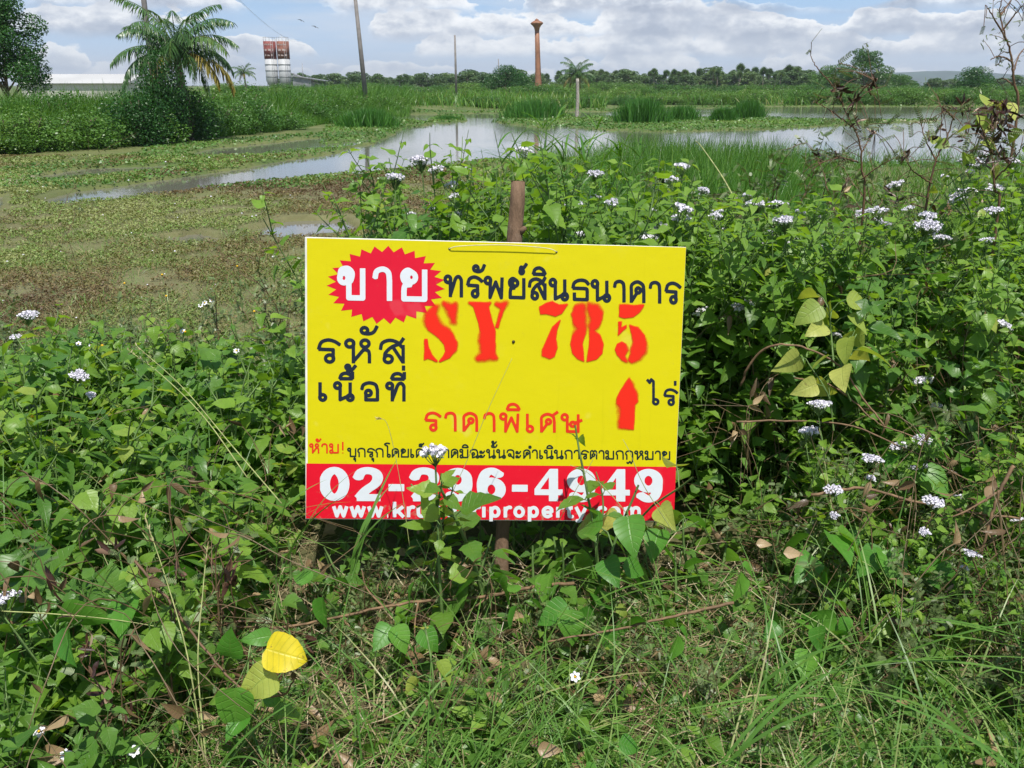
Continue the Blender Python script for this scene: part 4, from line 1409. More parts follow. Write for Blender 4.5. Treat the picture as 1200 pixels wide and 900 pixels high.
# ------------------------------------------------------------------ far and middle distance
def build_far():
    # utility poles
    def pole(px_top, py_top, px_low, py_low, dist, r, label, extra=6.0, arm=True):
        a, b = at(px_top, py_top, dist), at(px_low, py_low, dist)
        d = unit(a - b)
        top = a + d * (extra if py_top <= 0 else 0)
        base = b - d * ((b[2] - gz(b[0], b[1]) + .3) / d[2])
        t = thing('utility_pole', label, 'pole', base, group='concrete utility poles')
        mb = MB(); tube(mb, np.array([np.zeros(3), top - base]), [r, r * .62], 8)
        mb.build('shaft', M['concrete'], t)
        h = top - base
        cb = MB()
        if not arm:
            return top
        box(cb, (h[0] - .9, h[1] - .06, h[2] - .75), (h[0] + .9, h[1] + .06, h[2] - .62))
        cb.build('crossarm', M['concrete'], t, smooth_=False)
        for s_ in (-.8, -.3, .8):
            ib = MB(); tube(ib, [(h[0] + s_, h[1], h[2] - .62), (h[0] + s_, h[1], h[2] - .42)], [.05, .035], 6)
            ib.build('insulator', M['greymetal'], t)
        return top
    p1 = pole(168.5, 0, 175, 56, 46, .155, 'tall grey pole rising behind the crown of the near coconut palm')
    p2 = pole(416.5, 0, 427, 100, 72, .20, 'tall grey pole leaning a little, left of the reed clump by the pond', 1.4)
    p3 = pole(533, 41, 534.5, 100, 118, .17, 'thin grey pole over the treeline between the leaning pole and the rusty tower', arm=False)
    p4 = pole(584, 69, 585, 100, 215, .16, 'faint short pole showing over the round tree left of the rusty tower', arm=False)
    t = thing('power_line', 'thin wires slanting from the palm-side pole towards the silos', 'wires', p1)
    for i, dz in enumerate((0, -.35, -.8)):
        e = at(352 + i * 6, 46 + i * 3, 190)
        mb = MB(); s0 = np.array([.3 * i - .3, 0, dz - .5]); e0 = e - p1
        u = np.linspace(0, 1, 24)[:, None]
        C = s0 * (1 - u) + e0 * u; C[:, 2] -= 2.2 * 4 * (u * (1 - u))[:, 0]
        tube(mb, C, .005, 4); mb.build('wire', M['wire'], t)

    # rusty champagne-glass water tower
    base = at(631, 109, 240); base[2] = gz(base[0], base[1])
    t = thing('water_tower', 'slender rusty red water tower with a small bulb head above the treeline', 'water tower', base)
    H = at(629, 22, 240)[2] - base[2]
    lean = (at(629, 22, 240) - at(631, 109, 240))[0]
    def lathe(prof, name, mat, sides=16):
        mb = MB(); P = np.array([(lean * z / H, 0, z) for r_, z in prof]); tube(mb, P, [r_ for r_, z in prof], sides)
        return mb.build(name, mat, t)
    lathe([(.95, -.5), (.92, 1.2), (.72, 5), (.62, H * .55), (.58, H * .84)], 'shaft', M['rust'])
    lathe([(.58, H * .838), (.72, H * .875), (1.05, H * .905), (1.55, H * .93), (1.62, H * .943), (1.3, H * .957), (.75, H * .972), (.5, H * .978)], 'tank', M['rust'])
    lathe([(.5, H * .978), (.45, H * .99), (.12, H), (.05, H * 1.004)], 'cap', M['rust'], 10)
    lb = MB(); tube(lb, [(.75, -.6, 0), (lean * .84 + .5, -.5, H * .84)], .05, 4); lb.build('ladder', M['rust'], t)

    # the pair of silos of a batching plant
    def mat_silo():
        m, k = new_mat('silo paint')
        tc = k.n('ShaderNodeTexCoord').outputs['Object']
        sp = k.n('ShaderNodeSeparateXYZ'); k.put(sp.inputs[0], tc)
        nz = k.noise(tc, 1.6, 5, .65)
        st = k.noise(k.xyz(k.m('MULTIPLY', sp.outputs[0], 5), k.m('MULTIPLY', sp.outputs[1], 5), k.m('MULTIPLY', sp.outputs[2], .35)), 1.0, 4, .6)
        white = k.mix(st, (.34, .35, .37), (.54, .55, .56))
        finish(k, principled(k, k.mix(k.step(nz, .6, .75, 0, .5), white, (.34, .28, .24)), .55, .4))
        return m
    silo_w = mat_silo()
    red = mat_plain('faded red silo paint', (.22, .060, .052), .75, .45, .9)
    red2 = mat_plain('rusted red silo paint', (.23, .095, .068), .8, .5, .9)
    faded = mat_plain('faded white paint', (.42, .33, .31), .8, .45, 1.2)
    dist = 200
    for i, (cx_top, cx_low, lab, rm) in enumerate(((315.5, 323.0, 'left silo of the pair, its red painted top with white lettering', red), (331.0, 337.5, 'right silo of the pair, its red top browner and more rusted', red2))):
        a, b = at(cx_top, 48.5, dist), at(cx_low, 97, dist)
        z0 = gz(b[0], b[1])
        base = np.array([a[0], dist, z0]); Ht = a[2] - z0
        t = thing('silo', lab, 'silo', base, group='pair of cement silos')
        r0 = 1.26
        sh = (b[0] - a[0]) * .12
        mb = MB(); tube(mb, [(0, 0, Ht * .06), (0, 0, Ht * .06 + 1.6), (0, 0, Ht * .66)], [.35, r0, r0], 24); mb.build('body', silo_w, t)
        for zz in (.30, .42, .54):
            mb = MB(); tube(mb, [(0, 0, Ht * zz), (0, 0, Ht * zz + .16)], [r0 + .05] * 2, 24); mb.build('hoop', M['greymetal'], t)
        mb = MB(); tube(mb, [(0, 0, Ht * .66), (0, 0, Ht)], [r0 + .03] * 2, 24); tp = mb.build('painted_top', rm, t)
        mb = MB()
        rs = np.random.default_rng(3 + i)                     # the white painted marks are too blurred to read
        for row, (zz, hh, parts_) in enumerate(((.945, .045, 6), (.84, .055, 3), (.735, .045, 4))):
            u = -.72
            while u < .72:
                w = (.34 if row == 0 else .5 if row == 1 else .36) * (.6 + .6 * rs.random())
                ang = np.linspace(u, min(u + w, .8), 4)
                zt, zb = Ht * (zz + hh * .5 * rs.random()), Ht * (zz - hh * .5)
                x = np.sin(ang) * (r0 + .05); y = -np.cos(ang) * (r0 + .05)
                V = np.concatenate([np.stack([x, y, np.full(4, zb)], 1), np.stack([x, y, np.linspace(zt, zt - .1, 4)], 1)])
                mb.add(V, [(q, q + 1, q + 5, q + 4) for q in range(3)])
                u += w + (.08 if row == 0 else .22)
        mb.build('white_mark', faded, tp, smooth_=False)
        mb = MB()
        for q in range(10):
            th = q * .628; tube(mb, [(math.cos(th) * r0, math.sin(th) * r0, Ht), (math.cos(th) * r0, math.sin(th) * r0, Ht + .8)], .018, 4)
        ringp = [(math.cos(q * .314) * r0, math.sin(q * .314) * r0, Ht + .8) for q in range(21)]
        tube(mb, ringp, .02, 4)
        mb.build('railing', M['greymetal'], t)
        for q in range(4):
            th = .785 + q * 1.571
            mb = MB(); tube(mb, [(math.cos(th) * r0 * .93, math.sin(th) * r0 * .93, -.2), (math.cos(th) * r0 * .93, math.sin(th) * r0 * .93, Ht * .4)], .10, 6); mb.build('leg', M['greymetal'], t)
        mb = MB()
        for s_ in (-.2, .2):
            tube(mb, [(r0 * .6 + s_, -r0 - .1, 0), (r0 * .6 + s_, -r0 - .1, Ht)], .03, 4)
        mb.build('ladder', M['greymetal'], t)
    # conveyor and low sheds of the plant
    b = at(352, 98, 196); z0 = gz(b[0], b[1])
    t = thing('batching_plant', 'grey conveyor frame and low lean-to shed right of the silos', 'plant shed', (b[0], 196, z0))
    e = at(342, 86, 196) - np.array([b[0], 196, z0]); f_ = at(385, 101, 196) - np.array([b[0], 196, z0])
    mb = MB()
    for dy in (-.6, .6):
        tube(mb, [e + np.array([0, dy, 0]), f_ + np.array([0, dy, -.3])], .12, 5)
        tube(mb, [e + np.array([0, dy, -.7]), f_ + np.array([0, dy, -1.0])], .10, 5)
    for q in np.linspace(.05, .95, 9):
        p = e * (1 - q) + f_ * q
        tube(mb, [p + np.array([0, -.6, 0]), p + np.array([.3, -.6, -.8])], .07, 4)
        tube(mb, [p + np.array([0, -.6, -.8]), (p[0], p[1] - .6, 0)], .07, 4)
    mb.build('conveyor', M['greymetal'], t)
    mb = MB(); box(mb, (-1.2, -1.5, 0), (2.6, 1.5, 2.9)); mb.build('shed_wall', M['greymetal'], t, smooth_=False)
    mb = MB(); mb.add([(-1.5, -1.9, 3.2), (5.6, -1.9, 2.2), (5.6, 1.9, 2.2), (-1.5, 1.9, 3.2), (-1.5, -1.9, 3.35), (5.6, -1.9, 2.35), (5.6, 1.9, 2.35), (-1.5, 1.9, 3.35)], [(0, 3, 2, 1), (4, 5, 6, 7), (0, 1, 5, 4), (1, 2, 6, 5), (2, 3, 7, 6), (3, 0, 4, 7)]); mb.build('shed_roof', M['greymetal'], t, smooth_=False)
    mb = MB(); tp = at(354, 74, 196) - np.array([b[0], 196, z0]); tube(mb, [(tp[0], 0, 0), tp], [.10, .06], 5); mb.build('mast', M['greymetal'], t)

    # long pale shed roof at the left
    a, b = at(18, 86, 95), at(146, 86, 95); lo = at(60, 98, 95)
    z0 = gz(lo[0], 95)
    t = thing('warehouse', 'long low warehouse with a pale grey roof behind the left shrubs', 'warehouse', (a[0], 95, z0))
    L_ = b[0] - a[0]; zr = a[2] - z0; ze = zr - .95
    mb = MB(); box(mb, (.2, .3, 0), (L_ - .2, 11, ze - .02)); mb.build('wall', M['wall'], t, smooth_=False)
    mb = MB(); mb.add([(0, 0, ze), (L_, 0, ze), (L_, 5.6, zr), (0, 5.6, zr), (L_, 11.3, ze), (0, 11.3, ze)], [(0, 1, 2, 3), (3, 2, 4, 5)], [(0, 3, 5), (1, 4, 2)]); mb.build('roof', M['roof'], t, smooth_=False)

    # birds
    for (px, py, lab) in ((353, 24, 'upper of two small dark birds flying right of the silos'), (369.5, 31.5, 'lower of two small dark birds flying right of the silos')):
        p = at(px, py, 70)
        mb = MB()
        V = [(-.30, .05, -.05), (-.12, -.03, .04), (-.02, -.1, .02), (0, .12, 0), (.02, -.1, .02), (.12, -.03, .04), (.30, .05, -.02), (0, -.16, -.01), (0, .0, -.06), (0, .0, .05)]
        mb.add(V, None, [(0, 2, 1), (0, 3, 2), (1, 2, 9), (6, 5, 4), (6, 4, 3), (2, 3, 9), (4, 9, 3), (2, 9, 7), (4, 7, 9), (2, 8, 3), (4, 3, 8), (2, 7, 8), (4, 8, 7)])
        ob = mb.build('bird', M['bird'], loc=p)
        ob.rotation_euler = (.3, .35, .5)
        tag(ob, lab, 'bird', 'birds in the sky')


build_far()


def coconut(name, px, py_crown, dist, trunk_h_from, length, nf, label, seed, group=None, sag=1.0):
    r = np.random.default_rng(seed)
    cpos = at(px, py_crown, dist)
    z0 = gz(cpos[0], cpos[1])
    t = thing(name, label, 'palm', (cpos[0], cpos[1], z0), group=group)
    H = cpos[2] - z0
    tb = MB(); tube(tb, curve([(.12, 0, -.2), (.05, .05, H * .5), (0, 0, H)], 12), np.linspace(.19, .13, 13) * max(length / 2.8, .6), 8)
    tb.build('trunk', M['palmtrunk'], t)
    for i in range(nf):
        az = i * 2.4 + r.random() * .4
        f = i / nf
        el = 1.45 - 1.55 * f + r.normal() * .1
        fb = MB()
        frond(fb, length * (.8 + .25 * r.random()), az, el, 1.25 + .5 * f + .25 * r.random(), 44, length * .21, (0, 0, H), rv=.15 + .25 * r.random())
        fb.build('frond', M['oldfrond'] if f > .84 else M['palm'], t)
    return t


coconut('coconut_palm', 207, 64, 38, 0, 3.1, 30, 'young coconut palm with spreading drooping fronds on the left bank', 5)

# ---- bushes of the left bank -------------------------------------------------------------------
def build_bushes():
    var = []
    for i in range(5):
        var.append(make_bush('bush', 3.2, 2.2, 4800, .115, M['bush'], 100 + i, 12))
    protos = [bush_thing('bush', v, 'x', 'bush') for v in var]

    def put(i, px, py, lab, grp, sc, back=0.0, dz=0.0):
        p = onz(px, py, -.75)
        p = p * (1 + back) - EYE * back
        x, y = p[0], p[1]
        pr = protos[i % 5]
        return dup(pr, (x, y, gz(x, y) + dz), rng.random() * 6.28, sc, lab, grp)
    edge = lambda px: np.interp(px, [-60, 0, 150, 250, 330, 400, 470], [182, 178, 169, 160, 152, 141, 135])
    k = 0
    for px in np.arange(-50, 175, 30):
        put(k, px + rng.normal() * 5, edge(px) - 1.5, 'green bush at the water side of the thicket left of the dark palm thicket', 'bushes of the left bank', (.75 + .4 * rng.random(), .7, .30 + .45 * rng.random())); k += 1
    for px in np.arange(-60, 190, 30):
        put(k, px + rng.normal() * 6, edge(px) - 2, 'taller green bush in the back row of the left bank thicket', 'bushes of the left bank', (1.1, 1.0, .60 + .55 * rng.random()), .14); k += 1
    for px in np.arange(235, 345, 22):
        put(k, px + rng.normal() * 4, edge(px) - 2, 'rounded bush by the water between the coconut palm and the left reed clump', 'bushes of the left bank', (.85, .8, .55 + .45 * rng.random())); k += 1
    for px in np.arange(225, 400, 20):
        put(k, px + rng.normal() * 5, edge(px) - 3, 'bush in the row below the silos', 'bushes of the left bank', (1.15, 1.0, .75 + .45 * rng.random()), .16); k += 1
    for px in np.arange(350, 475, 22):
        put(k, px + rng.normal() * 4, edge(px) - 1.5, 'low bush on the bank below the leaning pole', 'bushes of the left bank', (1.1, 1.0, .62 + .2 * rng.random()), .10); k += 1
    # dark thicket under the palm: three dense shrubs
    dk = make_bush('bush', 3.0, 3.3, 8000, .11, M['darkbush'], 131, 15)
    t = bush_thing('thicket_shrub', dk, 'tall dark shrub smothering the foot of the coconut palm', 'shrub', 'dark shrubs by the palm')
    p = onz(192, 166, -.75); t.location = (p[0], p[1], gz(p[0], p[1])); t.scale = (.62, .70, 1.30)
    p = onz(222, 163, -.75); dup(t, (p[0], p[1], gz(p[0], p[1])), 2.1, (.85, .8, .74), 'dark rounded shrub right of the palm foot')
    p = onz(165, 168, -.75); dup(t, (p[0], p[1], gz(p[0], p[1])), 4.0, (.75, .75, .72), 'dark rounded shrub left of the palm foot')
    # far shore, right and centre
    for px in np.arange(480, 1270, 25):
        y = 107 + rng.random() * 3 if px > 700 else 92 + 4 * rng.random()
        x = (px - 600 + rng.normal() * 6) / 1100 * y * 1.06
        hgt = np.interp(px, [480, 600, 700, 850, 1000, 1200], [.5, .5, .62, .72, .95, 1.1])
        dup(protos[k % 5], (x, y, gz(x, y)), rng.random() * 6.28, (1.45, 1.1, hgt * (.8 + .35 * rng.random())), 'bush in the front row of the belt along the far shore', 'bushes along the far shore'); k += 1
    for px in np.arange(330, 1290, 26):
        y = 126 + rng.random() * 10
        x = (px - 600 + rng.normal() * 6) / 1039 * y * 1.06
        dup(protos[k % 5], (x, y, gz(x, y)), rng.random() * 6.28, (1.9, 1.3, .66 + .3 * rng.random()), 'bush in the second row of the belt along the far shore', 'bushes along the far shore'); k += 1
    for px in np.arange(300, 1300, 24):
        y = 175 + rng.random() * 16
        x = (px - 600 + rng.normal() * 6) / 1039 * y * 1.06
        dup(protos[k % 5], (x, y, gz(x, y)), rng.random() * 6.28, (2.6, 1.7, .72 + .35 * rng.random()), 'bush in the low far belt under the treeline', 'bushes under the treeline'); k += 1
    # tall wild grass standing between and before the bushes
    n = 52000
    px = rng.uniform(-80, 480, n); p = np.array([onz(q, e, -.75) for q, e in zip(px, edge(px))])
    bk = rng.random(n) ** 1.3 * .30
    p = p * (1 + bk[:, None])
    x, y = p[:, 0], p[:, 1]
    cl = fbm(x * .8, y * .5, 81)
    k_ = cl > .36
    x, y, cl, bk = x[k_], y[k_], cl[k_], bk[k_]; m = len(x)
    mb = MB()
    hh = (.55 + 1.55 * smooth(.0, .16, bk)) * (.6 + .5 * rng.random(m)) * (.6 + .9 * cl)
    blades(mb, np.stack([x, y, ground_z(x, y) - .05], 1), np.stack([rng.normal(size=m) * .22, rng.normal(size=m) * .22, np.ones(m)], 1), hh, .02 + .025 * rng.random(m), .1 + .3 * rng.random(m), 4, rnd=np.clip(.15 + .7 * rng.random(m) ** 1.2, 0, 1))
    stuff(mb.build('bank_grass', M['tallgrass']), 'tall wild grass growing through the thicket of the left bank', 'grass')
    n = 20000
    d = rng.uniform(96, 150, n); px = rng.uniform(380, 1290, n)
    d = np.where(px < 700, d - 12, d + 9); x = (px - 600) / FPX * d * 1.06; y = d
    k_ = fbm(x * .12, y * .12, 82) > .40
    x, y = x[k_], y[k_]; m = len(x); mb = MB()
    blades(mb, np.stack([x, y, ground_z(x, y) - .05], 1), np.stack([rng.normal(size=m) * .25, rng.normal(size=m) * .25, np.ones(m)], 1), .9 + .9 * rng.random(m), .06 + .06 * rng.random(m), .1 + .3 * rng.random(m), 4, rnd=np.clip(.25 + .75 * rng.random(m) ** 1.1, 0, 1))
    stuff(mb.build('far_grass', M['tallgrass']), 'tall grass among the bushes of the far shore', 'grass')
    for p_ in protos:
        remove_tree(p_)


build_bushes()


def build_trees():
    # big broadleaf at the left edge
    def place(t, px, dist, py_top, h):
        p = at(px, 100, dist); z0 = gz(p[0], p[1])
        t.location = (p[0], p[1], z0)
        s_ = (at(px, py_top, dist)[2] - z0) / h
        t.scale = (s_, s_, s_)
    t = tree_thing('broadleaf_tree', make_tree(8, 5.6, 22000, .17, M['darkbush'], 41, .2, .22, 20), 'large dark broadleaf tree at the left edge above the shrubs', 'tree')
    place(t, 12, 52, -14, 8)
    t = tree_thing('feathery_tree', make_tree(12, 14, 9000, .42, M['bush'], 43, .3, .2, 15, .55), 'tall layered tree with a wispy top on the far shore right of centre', 'tree')
    place(t, 1012, 190, 56, 12)
    t2 = tree_thing('broadleaf_tree', make_tree(8, 13, 6000, .42, M['bush'], 44, .3, .15, 14, .8), 'broad low tree beside the layered tree on its left', 'tree')
    place(t2, 968, 195, 80, 8)
    t3 = dup(t2, (0, 0, 0), 1.7, 1, 'broad low tree beside the layered tree on its right'); place(t3, 1056, 200, 89, 8)
    t = tree_thing('round_tree', make_tree(6, 9.5, 8000, .28, M['darkbush'], 46, .25, .12, 16, .8), 'round dense dark tree standing alone at the right of the far shore', 'tree')
    place(t, 1140, 150, 79, 6)
    t5 = dup(t, (0, 0, 0), 2.2, 1, 'round bright tree cluster left of the rusty tower'); place(t5, 593, 150, 77, 6)
    t6 = dup(t, (0, 0, 0), 4.0, 1, 'smaller round tree touching the cluster left of the rusty tower'); place(t6, 612, 155, 87, 6)
    # palm by the dead trunk
    coconut('coconut_palm', 676, 89, 150, 0, 3.7, 28, 'shaggy coconut palm rising behind the dead white trunk', 9)
    # dead trunk standing in the shallows
    b = onz(676, 137, -.9); tp = at(675, 92, b[1])
    t = thing('dead_palm', 'bare whitish dead palm trunk standing at the edge of the marsh island', 'dead trunk', (b[0], b[1], -1.1))
    mb = MB(); hh = tp[2] + 1.1
    tube(mb, curve([(0, 0, 0), (.03, 0, hh * .5), (-.02, 0, hh)], 12), np.array([.15, .14, .15, .13, .13, .14, .12, .13, .12, .12, .12, .13, .10])[:13], 9); mb.build('trunk', M['deadtrunk'], t)
    # palms and trees of the far line
    pm = []
    for s_ in range(3):
        r = np.random.default_rng(60 + s_)
        cb, tb = MB(), MB()
        H = 7.6
        tube(tb, [(0, 0, -.2), (.1, 0, H * .5), (0, 0, H)], [.26, .2, .19], 6)
        n = 38                                        # fan-leaf palm: a round head of stiff fans
        d = unit(r.normal(size=(n, 3)) + np.array([0, 0, .25]))
        for i in range(n):
            m = 7
            a = unit(np.cross(d[i], r.normal(size=3))); b_ = np.cross(d[i], a)
            th = np.linspace(-1.3, 1.3, m)
            D = d[i] * np.cos(th)[:, None] + a * np.sin(th)[:, None]
            leaves(cb, np.repeat((np.array([0, 0, H]) + d[i] * (.2 + .5 * r.random()))[None], m, 0), D, np.repeat(b_[None], m, 0), 1.6, .34, 'lance', rows=3, fold=.2, curl=.1, rnd=r.random() * (.5 + .4 * (d[i][2] > 0)))
        pm.append((cb.mesh('crown', M['fartree']), tb.mesh('trunk', M['palmtrunk'])))
    protos = [tree_thing('sugar_palm', m_, 'x', 'palm') for m_ in pm]
    k = 0
    for px in list(np.arange(690, 955, 7.0)) + list(np.arange(640, 690, 17)) + [470, 492, 548, 557, 900, 926]:
        d = 255 + 50 * rng.random()
        p = at(px + rng.normal() * 3, 100, d); z0 = gz(p[0], p[1])
        topy = np.interp(px, [450, 560, 650, 760, 800, 880, 950], [90, 84, 86, 85, 84, 81, 84]) + rng.normal() * 2.6
        s_ = (at(px, topy, d)[2] - z0) / 8.8
        dup(protos[k % 3], (p[0], p[1], z0), rng.random() * 6.28, s_, 'round-headed palm in the far treeline right of the rusty tower' if px > 630 else 'round-headed palm in the far treeline left of the rusty tower', 'palms of the far treeline'); k += 1
    for p_ in protos:
        remove_tree(p_)
    tv = [tree_thing('broadleaf_tree', make_tree(6, 6, 2200, .42, M['fartree'], 80 + i, .2, .1, 10, .9), 'x', 'tree') for i in range(4)]
    for px in np.arange(335, 1290, 6.0):
        d = 250 + 90 * rng.random()
        p = at(px + rng.normal() * 5, 100, d); z0 = gz(p[0], p[1])
        topy = np.interp(px, [335, 420, 540, 640, 760, 950, 1060, 1100, 1200, 1290], [87, 86, 87, 87, 86, 85, 91, 93, 93, 90]) + rng.normal() * 3.2
        s_ = (at(px, topy, d)[2] - z0) / 6.0
        side = 'left of the rusty tower' if px < 625 else 'between the rusty tower and the layered tree' if px < 950 else 'right of the layered tree'
        dup(tv[k % 4], (p[0], p[1], z0), rng.random() * 6.28, (s_ * 1.7, s_ * 1.3, s_), 'broadleaf tree in the far treeline ' + side, 'trees of the far treeline'); k += 1
    for p_ in tv:
        remove_tree(p_)
    # small coconut palms poking out left
    cp = coconut('coconut_palm', 286, 86, 120, 0, 1.9, 16, 'small coconut palm left of the silos', 12)


build_trees()


# ---- reeds, marsh grass -------------------------------------------------------------------------
def build_reeds():
    for (x0, x1, yb, yt, dens, lab) in (
            (396, 466, 150, 121, 1.0, 'dense reed clump at the left side of the pond below the leaning pole'),
            (588, 664, 139, 110, .9, 'dense reed clump below the rusty tower'),
            (719, 783, 145, 108, 1.1, 'tall dark reed clump right of the dead trunk'),
            (776, 822, 142, 117, .45, 'thin pale reeds on the right flank of the tall dark clump'),
            (833, 862, 143, 121, .8, 'low rounded reed tuft on the right marsh island'),
            (858, 895, 139, 112, .9, 'narrow reed clump at the right end of the marsh island'),
            (508, 541, 141, 133, .6, 'small low tuft on the islet in the middle of the pond')):
        a, b = onz(x0, yb, WZ), onz(x1, yb, WZ)
        cx, cy = (a + b)[0] / 2, a[1]
        w = (b - a)[0]
        h = at((x0 + x1) / 2, yt, cy)[2] - WZ
        n = int(1500 * dens)
        u = np.clip(rng.normal(size=(n, 2)) * .24, -.55, .55)
        q = np.stack([u[:, 0] * w, u[:, 1] * w * .8], 1)
        q = q[(q[:, 0] / (w / 2)) ** 2 + (q[:, 1] / (w * .4)) ** 2 < 1.15]
        n = len(q)
        edge = 1 - .42 * np.abs(q[:, 0] / (w / 2)) ** 2
        D = np.stack([rng.normal(size=n) * .15 + .25 * q[:, 0] / w, rng.normal(size=n) * .15, np.ones(n)], 1)
        mb = MB()
        blades(mb, np.c_[q, np.full(n, -.12)], D, (h + .1) * edge * (.7 + .32 * rng.random(n)), .035 + .03 * rng.random(n), .05 + .16 * rng.random(n), 4, rnd=np.clip(rng.random(n) * .8 + .15 * vnoise(q[:, 0] * 2, q[:, 1] * 2, 4), 0, 1))
        ob = mb.build('reed_clump', M['reed'], loc=(cx, cy, WZ))
        tag(ob, lab, 'reeds', 'reed clumps in the pond')
    # tall grass of the near shore, behind the flowering weeds
    n = 15000
    px = 690 + 300 * rng.beta(1.25, 1.6, n); d = 6.5 + 17 * rng.random(n) ** 1.4
    x = (px - 600) / FPX * d * 1.05; y = d
    dens = fbm(x * .6, y * .5, 51)
    keep = dens > .36 + .16 * smooth(850, 980, px)
    x, y, px = x[keep], y[keep], px[keep]
    m = len(x)
    z = ground_z(x, y)
    hh = (np.interp(y, [6, 10, 16, 24], [1.35, 1.65, 1.6, 1.2])) * (.6 + .5 * rng.random(m)) * np.interp(px, [690, 730, 880, 990], [.75, 1, .95, .55])
    mb = MB()
    D = np.stack([rng.normal(size=m) * .16, rng.normal(size=m) * .16, np.ones(m)], 1)
    blades(mb, np.stack([x, y, z - .03], 1), D, hh, .010 + .010 * rng.random(m), .08 + .22 * rng.random(m), 5, rnd=np.clip(rng.random(m) ** 1.3 * .85 + .2 * (dens[keep] - .5), 0, 1))
    n = 26000
    x = rng.uniform(.8, 16, n); y = rng.uniform(5.2, 30, n)
    kk = (x / y < .68) & (fbm(x * .5, y * .4, 52) > .36 + .1 * rng.random(n))
    x, y = x[kk], y[kk]; m = len(x)
    D = np.stack([rng.normal(size=m) * .2, rng.normal(size=m) * .2, np.ones(m)], 1)
    blades(mb, np.stack([x, y, ground_z(x, y) - .02], 1), D, .45 + .75 * rng.random(m) * fbm(x * .7, y * .6, 53), .008 + .01 * rng.random(m), .15 + .3 * rng.random(m), 4, rnd=np.clip(rng.random(m) * .95, 0, 1))
    stuff(mb.build('tall_grass', M['tallgrass']), 'tall fresh green grass along the near shore behind the flowering weeds', 'grass')
    # plants of the flat green strips by the water
    n = 150000
    d = np.exp(rng.uniform(math.log(20), math.log(110), n)); px = rng.uniform(-80, 1280, n)
    x = (px - 600) / FPX * d * 1.06; y = d
    P = np.stack([x, y], 1); sd = water_sd(P)
    lnd = np.min([sd_poly(P, w) for w in LAND], axis=0)
    keep = ((sd > .0) & (sd < 1.6 + d * .02)) | (lnd < .2)
    keep &= rng.random(n) < np.where(lnd < .2, 1, .8)
    x, y, d = x[keep], y[keep], d[keep]
    mb = MB(); m = len(x)
    cards(mb, np.stack([x, y, np.maximum(ground_z(x, y), WZ) + .02 + .045 * rng.random(m)], 1), (.035 + .0020 * d) * (.6 + .8 * rng.random(m)), .7, 1.0, rnd=np.clip(fbm(x * .5, y * .3, 66) * 1.2 - .3 + .4 * rng.random(m), 0, 1))
    stuff(mb.build('shore_plants', M['shore']), 'flat green water-side plants along the pond edges', 'plants')
    # creeping reddish and green cover of the drying mud flats
    n = 420000
    d = 4.3 * np.exp(rng.random(n) * math.log(30 / 4.3)); px = rng.uniform(-90, 700, n)
    x = (px - 600) / FPX * d * 1.06; y = d
    P = np.stack([x, y], 1); sd = water_sd(P)
    cl = fbm(x * .55, y * .35, 61); cl2 = fbm(x * 2.2, y * 1.6, 62)
    keep = (sd > .15) & (cl2 > .30 + .16 * rng.random(n)) & (rng.random(n) < .85) & (ground_z(x, y) > WZ + .005)
    x, y, d, cl, cl2 = x[keep], y[keep], d[keep], cl[keep], cl2[keep]
    m = len(x)
    rv = np.clip((cl - .5) * 2.6 + (cl2 - .5) * .6 + .47 + rng.normal(size=m) * .17, 0, 1)
    mb = MB()
    cards(mb, np.stack([x, y, ground_z(x, y) + .01 + .05 * rng.random(m)], 1), (.012 + .0023 * d) * (.4 + 1.0 * rng.random(m)), .5, 1.4, rnd=rv)
    stuff(mb.build('marsh_cover', M['flat']), 'creeping brown and green plants covering the drying mud flats', 'ground cover')
    # short wispy grass and dry stems on the flats near the bank
    n = 20000
    d = 4.0 + 11 * rng.random(n) ** 1.5; px = rng.uniform(-90, 640, n)
    x = (px - 600) / FPX * d * 1.06; y = d
    keep = fbm(x * .9, y * .7, 63) > .40
    x, y = x[keep], y[keep]; m = len(x)
    mb = MB()
    blades(mb, np.stack([x, y, ground_z(x, y)], 1), np.stack([rng.normal(size=m) * .6, rng.normal(size=m) * .6, np.ones(m)], 1), .06 + .17 * rng.random(m), .004 + .004 * rng.random(m), .2 + .4 * rng.random(m), 4, rnd=np.clip(.25 + .75 * rng.random(m), 0, 1))
    stuff(mb.build('wispy_grass', M['grass']), 'thin short grass and dry stems on the flats beyond the left weed patch', 'grass')
    # tiny white specks of flowers on the flats
    mb = MB()
    for i in range(150):
        d = 5 + 24 * rng.random(); px = rng.uniform(-60, 480)
        x = (px - 600) / FPX * d * 1.06
        octa(mb, (x, d, gz(x, d) + .05), .006 + .0013 * d * rng.random(), .6)
    stuff(mb.build('white_specks', M['petal']), 'tiny white flowers sprinkled over the mud flats', 'flowers')


build_reeds()


# ------------------------------------------------------------------ the weedy bank in front
PROTO = {}


def proto(key, fn, name, cat):
    parts = fn()
    PROTO[key] = plant_thing(name, parts, 'x', cat)
    return PROTO[key]


